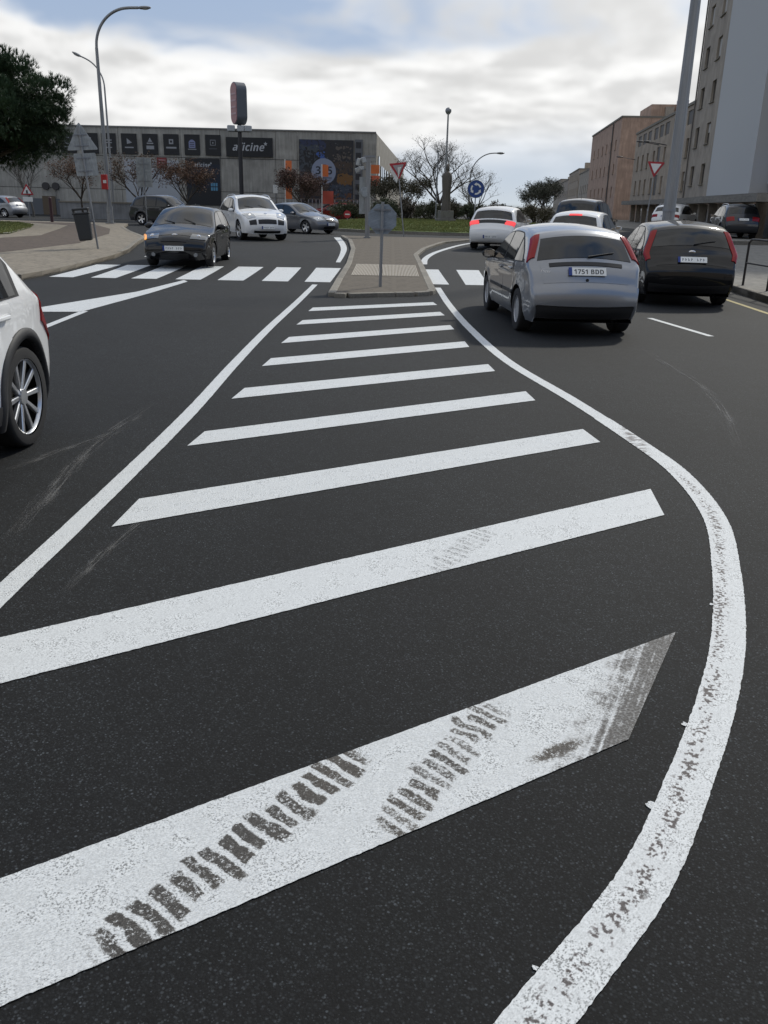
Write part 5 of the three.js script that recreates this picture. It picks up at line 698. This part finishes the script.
{ // robed statue on the roundabout
  const y0 = moundY(3.45, -58), t = thing('statue', 'dark robed standing figure statue on the roundabout lawn', 'statue', [3.47, y0 - 0.05, -58], 0.2); const bz = mat([0.16, 0.14, 0.125], 0.75, { metalness: 0.0, map: stainMap });
  part(t, 'pedestal', MG([rbox(1.1, 0.25, 1.1, 0.03, 0, 0.12, 0), rbox(0.85, 0.5, 0.85, 0.03, 0, 0.48, 0)]), wallM([0.25, 0.24, 0.22]));
  const sec = [[0, 0.40, 0.34], [0.08, 0.43, 0.36], [0.5, 0.40, 0.33], [1.0, 0.38, 0.30], [1.4, 0.39, 0.30], [1.75, 0.43, 0.31], [2.05, 0.44, 0.27], [2.2, 0.38, 0.23], [2.27, 0.24, 0.18], [2.32, 0.12, 0.12], [2.38, 0.115, 0.12], [2.43, 0.145, 0.16], [2.52, 0.165, 0.185], [2.62, 0.155, 0.18], [2.70, 0.11, 0.13], [2.745, 0.04, 0.05], [2.75, 0.001, 0.001]], N = 40, p = [], ix = [];
  sec.forEach(([y, rx, rz], j) => { for (let k = 0; k < N; k++) { const a = k / N * 6.2832, robe = y < 2.05 ? (0.045 * Math.cos(a * 9 + y * 0.6) + 0.03 * Math.cos(a * 5 - y)) * sst(2.1, 1.0, y) : 0, arm = y > 1.2 && y < 2.1 ? 0.05 * Math.pow(Math.abs(Math.cos(a)), 6) : 0, hands = y > 1.3 && y < 1.6 ? 0.08 * Math.pow(Math.max(0, Math.sin(a)), 8) : 0, nose2 = y > 2.45 && y < 2.58 ? 0.03 * Math.pow(Math.max(0, Math.sin(a)), 30) : 0; p.push(0.66 * Math.cos(a) * (rx * (1 + robe) + arm), 0.73 + y, Math.sin(a) * (rz * (1 + robe) + hands + nose2)); } });
  for (let j = 0; j < sec.length - 1; j++) for (let k = 0; k < N; k++) { const a = j * N + k, b = j * N + (k + 1) % N; ix.push(a, a + N, b, b, a + N, b + N); } const g = new THREE.BufferGeometry(); g.setAttribute('position', new THREE.Float32BufferAttribute(p, 3)); g.setIndex(ix); g.computeVertexNormals(); part(t, 'figure', g, bz);
}
// ------------------------------------------------------------------ vegetation
M.bark = mat([0.075, 0.06, 0.048], 0.95, { map: stainMap }); M.barkPale = mat([0.16, 0.15, 0.14], 0.95, { map: stainMap });
function leafCloud(R, pts, n, size, spread, flat = 0.6) {       // many separate leaf faces
  const pos = new Float32Array(n * 9), a = new THREE.Vector3(), b = new THREE.Vector3(), d = new THREE.Vector3();
  for (let i = 0; i < n; i++) { const q = pts[Math.floor(R() * pts.length)]; d.set(R() - 0.5, (R() - 0.5) * flat * 1.6, R() - 0.5).multiplyScalar(2 * spread * Math.cbrt(R())); const x = q.x + d.x, y = q.y + d.y, z = q.z + d.z, s = size * (0.6 + 0.8 * R()); a.set(R() - 0.5, R() - 0.5, R() - 0.5).normalize().multiplyScalar(s); b.set(R() - 0.5, R() - 0.5, R() - 0.5).normalize().multiplyScalar(s * 0.7); pos.set([x, y, z, x + a.x, y + a.y, z + a.z, x + b.x, y + b.y, z + b.z], i * 9); }
  const g = new THREE.BufferGeometry(); g.setAttribute('position', new THREE.BufferAttribute(pos, 3)); g.computeVertexNormals(); return g;
}
const leafMat = (c) => phys(c, 0.8, { side: THREE.DoubleSide, transmission: 0 });
function limb(a, b, r0, r1, n) { const d = b.clone().sub(a), l = d.length(), g = new THREE.CylinderGeometry(r1, r0, l, n, 1, true); g.translate(0, l / 2, 0); g.applyQuaternion(new THREE.Quaternion().setFromUnitVectors(V(0, 1, 0), d.normalize())); return g.translate(a.x, a.y, a.z); }
function skeleton(R, h, trunkH, r, spread, levels) {
  const thick = [], thin = [], tips = [];
  const grow = (p, d, len, r0, lv) => {
    let q = p, dir = d.clone(); const n = lv === 0 ? 3 : 3; for (let i = 0; i < n; i++) { dir.add(V((R() - 0.5) * 0.35, (R() - 0.35) * 0.22, (R() - 0.5) * 0.35)).normalize(); const e = q.clone().addScaledVector(dir, len / n), ra = r0 * (1 - 0.45 * i / n), rb = r0 * (1 - 0.45 * (i + 1) / n); (lv < 2 ? thick : thin).push(limb(q, e, ra, rb, lv < 2 ? 7 : 4)); q = e;
      if (lv > 0 && lv < levels && i < n - 1 && R() < 0.8) grow(q, dir.clone().add(V((R() - 0.5) * 1.6, (R() - 0.3) * 0.9, (R() - 0.5) * 1.6)).normalize(), len * (0.5 + 0.25 * R()), rb * 0.6, lv + 1); }
    if (lv >= levels) { tips.push(q); return; }
    const k = lv === 0 ? 5 : 3; for (let i = 0; i < k; i++) { const a = i / k * 6.283 + R() * 1.2, nd = dir.clone().multiplyScalar(lv === 0 ? 0.75 : 0.8).add(V(Math.cos(a) * spread, 0.25, Math.sin(a) * spread)).normalize(); grow(q, nd, (lv === 0 ? h - trunkH : len) * (0.40 + 0.22 * R()), r0 * 0.5, lv + 1); }
  };
  grow(V(0, -0.1, 0), V(0, 1, 0), trunkH + 0.1, r, 0); return { thick, thin, tips };
}
function tree(name, label, pos, h, o) {
  const R = mulberry(o.seed), t = thing(name, label, 'tree', pos, o.turn ?? 0, o.group), s = skeleton(R, h, h * (o.trunk ?? 0.3), o.r ?? h * 0.022, o.spread ?? 0.8, o.levels ?? 4);
  part(t, 'trunk', MG(s.thick), o.bark ?? M.bark); const c = part(t, 'crown', MG(s.thin), o.bark ?? M.bark); c.userData.kind = 'stuff';
  if (o.leaves) { const l = part(c, 'leaf', leafCloud(R, s.tips, o.leaves, o.size ?? 0.09, o.cloud ?? 0.3), leafMat(o.leafCol)); l.userData.kind = 'stuff'; } return t;
}
function shrub(label, pos, w, h, n, col, seed, group) { const R = mulberry(seed), t = thing('shrub', label, 'shrub', pos, 0, group), pts = [], st = []; for (let i = 0; i < 26; i++) { const a = R() * 6.283, r = Math.sqrt(R()) * w / 2, y = h * (0.25 + 0.65 * R() * (1 - 0.5 * (2 * r / w) ** 2)); const e = V(Math.cos(a) * r, y, Math.sin(a) * r * 0.8); pts.push(e); st.push(limb(V(e.x * 0.25, -0.05, e.z * 0.25), e, 0.022, 0.008, 4)); } part(t, 'stem', MG(st), M.bark).userData.kind = 'stuff'; part(t, 'foliage', leafCloud(R, pts, n, 0.11, 0.30), leafMat(col)).userData.kind = 'stuff'; return t; }
{ // stone pine at the left edge
  const R = mulberry(77), t = thing('pine_tree', 'dense dark stone pine overhanging the top left corner', 'tree', [-19.35, 0.30, -43]), wood = [limb(V(0, -0.2, 0), V(0.2, 2.2, 0.1), 0.26, 0.22, 10), limb(V(0.2, 2.2, 0.1), V(0.1, 4.4, 0), 0.22, 0.16, 10)], blobs = [];
  for (let i = 0; i < 120; i++) { const a = R() * 6.283, u = Math.cbrt(R()), el = Math.asin(R() * 1.9 - 0.9); const ex = Math.cos(a) * Math.cos(el) * 4.15 * u, ey = Math.sin(el) * 2.55 * u, ez = Math.sin(a) * Math.cos(el) * 3.6 * u; blobs.push([V(ex + 0.1, 5.15 + ey, ez), 0.62 + 0.42 * R()]); if (i < 40) wood.push(limb(V(0.1 * R(), 2.6 + 1.8 * R(), 0), V(ex * 0.92, 5.05 + ey * 0.9, ez * 0.92), 0.075, 0.02, 6)); }
  part(t, 'trunk', MG(wood), M.bark);
  const per = 3600, pos = new Float32Array(blobs.length * per * 9), up = V(0, 1, 0), d = V(0, 0, 0), s = V(0, 0, 0); let k = 0;
  for (const [c, r] of blobs) for (let i = 0; i < per; i += 10) { d.set(R() - 0.5, R() - 0.42, R() - 0.5).normalize(); const q = c.clone().addScaledVector(d, r * (0.55 + 0.45 * R())); q.y -= 0.15 * r; for (let m = 0; m < 10; m++) { const n = d.clone().add(V((R() - 0.5) * 1.3, 0.35 + (R() - 0.5), (R() - 0.5) * 1.3)).normalize(), l = 0.16 + 0.12 * R(); s.crossVectors(n, up).normalize().multiplyScalar(0.016); pos.set([q.x - s.x, q.y, q.z - s.z, q.x + s.x, q.y, q.z + s.z, q.x + n.x * l, q.y + n.y * l, q.z + n.z * l], k); k += 9; } }
  const g = new THREE.BufferGeometry(); g.setAttribute('position', new THREE.BufferAttribute(pos, 3)); g.computeVertexNormals(); part(t, 'crown', g, leafMat([0.040, 0.075, 0.034])).userData.kind = 'stuff';
}
const autumn = [0.115, 0.062, 0.036];
tree('plane_tree', 'brown leaved small tree beside the leaning sign', [-20.9, 0.2, -61.5], 4.5, { seed: 3, leaves: 2600, leafCol: autumn, size: 0.10, cloud: 0.30, spread: 0.95 });
tree('plane_tree', 'brown leaved small tree behind the tall left lamp post', [-17.1, 0.2, -62.5], 4.6, { seed: 13, leaves: 3000, leafCol: [0.10, 0.06, 0.035], size: 0.10, cloud: 0.32, spread: 0.9 });
tree('plane_tree', 'brown leaved tree left of the cinema board', [-14.2, 0.2, -63.5], 4.3, { seed: 8, leaves: 4200, leafCol: autumn, size: 0.11, cloud: 0.34, spread: 1.0 });
tree('plane_tree', 'reddish brown tree in front of the picture poster', [-6.7, 0.2, -69], 4.2, { seed: 21, leaves: 6500, leafCol: [0.085, 0.045, 0.034], size: 0.11, cloud: 0.36, spread: 1.0 });
tree('bare_tree', 'pale bare tree below the pine', [-26.8, 0.2, -68], 4.4, { seed: 31, leaves: 300, leafCol: [0.12, 0.1, 0.08], size: 0.07, bark: M.barkPale, spread: 0.6 });
tree('bare_tree', 'large nearly leafless tree behind the statue', [3.4, moundY(3.4, -65), -65], 5.6, { seed: 43, levels: 5, leaves: 2400, leafCol: [0.10, 0.085, 0.06], size: 0.06, cloud: 0.28, spread: 1.0, trunk: 0.2, r: 0.15 });
tree('bare_tree', 'thin leafless tree right of the statue', [6.4, moundY(6.4, -67), -67], 3.9, { seed: 45, levels: 4, leaves: 1300, leafCol: [0.10, 0.085, 0.06], size: 0.06, cloud: 0.28, spread: 1.0, trunk: 0.2 });
tree('street_tree', 'dark leafy tree left of the island yield sign', [-0.4, moundY(-0.4, -66), -66], 3.1, { seed: 51, leaves: 5200, leafCol: [0.055, 0.05, 0.03], size: 0.10, cloud: 0.34, spread: 0.9, trunk: 0.25 });
tree('street_tree', 'dark leafy tree right of the island yield sign', [1.5, moundY(1.5, -67), -67], 2.9, { seed: 52, leaves: 5200, leafCol: [0.06, 0.055, 0.03], size: 0.10, cloud: 0.34, spread: 0.9, trunk: 0.25 });
[[12.6, -82, 3.4, 'dark small tree behind the white hatchback'], [16.5, -98, 4.0, 'dark tree at the mouth of the far street'], [19.5, -116, 5.0, 'distant tree in front of the far houses'], [24.5, -150, 6.5, 'farthest tree along the street']].forEach(([x, z, h, l], i) => tree('street_tree', l, [x, 0.2, z], h, { seed: 61 + i, leaves: 3400, leafCol: [0.045, 0.05, 0.032], size: 0.11 + 0.02 * i, cloud: 0.4, spread: 0.8, group: 'trees along the far street' }));
const shrubCols = [[0.055, 0.06, 0.03], [0.075, 0.065, 0.04], [0.045, 0.055, 0.026], [0.09, 0.075, 0.055]];
const where = ['left end of the roundabout hedge', 'second shrub of the roundabout hedge from the left', 'low shrub under the leafy trees', 'shrub behind the island yield sign', 'shrub just left of the statue', 'shrub at the foot of the statue', 'shrub right of the statue', 'shrub behind the blue sign', 'shrub left of the white hatchback', 'right end of the roundabout hedge'];
where.forEach((l, i) => { const x = -3.4 + i * 1.5 + rr(-0.2, 0.2), z = -64.5 + rr(-1.2, 1.2); shrub(l, [x, moundY(x, z) - 0.03, z], 2.0, rr(1.2, 1.7), 3600, shrubCols[i % 4], 200 + i, 'roundabout hedge shrubs'); });
// grass blades, too many to count
function grassPatch(name, label, n, inside, yAt, bb, seed, hgt) {
  const R = mulberry(seed), g = new THREE.BufferGeometry(); g.setAttribute('position', new THREE.Float32BufferAttribute([-0.02, 0, 0, 0.02, 0, 0, 0.025, 1, 0.05, -0.05, 0, 0.02, -0.015, 0, 0.04, -0.09, 0.8, 0.05, 0.03, 0, -0.04, 0.06, 0, -0.02, 0.1, 0.7, -0.06], 3)); g.computeVertexNormals();
  const m = new THREE.InstancedMesh(g, mat([1, 1, 1], 0.9, { side: THREE.DoubleSide }), n); m.name = name; const o = new THREE.Object3D(), c = new THREE.Color(); let k = 0;
  while (k < n) { const x = lerp(bb[0], bb[1], R()), z = lerp(bb[2], bb[3], R()); if (!inside(x, z)) continue; o.position.set(x, yAt(x, z), z); o.rotation.y = R() * 6.3; o.scale.set(1, hgt * (0.5 + R()), 1); o.updateMatrix(); m.setMatrixAt(k, o.matrix); const v = 0.8 + 0.5 * fbm(x * 0.5, z * 0.5, 3, 4), y = 0.3 * R(); c.setRGB(0.13 * v * (1 + y), 0.165 * v, 0.05 * v); m.setColorAt(k, c); k++; }
  m.castShadow = m.receiveShadow = true; m.userData = { kind: 'stuff', label, category: 'grass' }; scene.add(m);
}
const inPoly = (P) => (x, z) => { let r = false; for (let i = 0, j = P.length - 1; i < P.length; j = i++) if ((P[i][1] > z) !== (P[j][1] > z) && x < (P[j][0] - P[i][0]) * (z - P[i][1]) / (P[j][1] - P[i][1]) + P[i][0]) r = !r; return r; };
grassPatch('lawn_grass', 'short grass on the corner lawn at the left', 26000, inPoly(lawnPts.map(([x, z]) => [Math.max(x, -26), z])), (x, z) => G(z) + 0.145, [-26, -14.6, -51, -31], 301, 0.07);
grassPatch('roundabout_grass', 'grass covering the roundabout centre', 42000, (x, z) => Math.hypot((x - RC[0]) / RX, (z - RC[1]) / RZ) < 0.97, (x, z) => moundY(x, z) - 0.01, [RC[0] - RX, RC[0] + RX, RC[1] - RZ, RC[1] + RZ], 303, 0.10);
renderer.render(scene, camera);
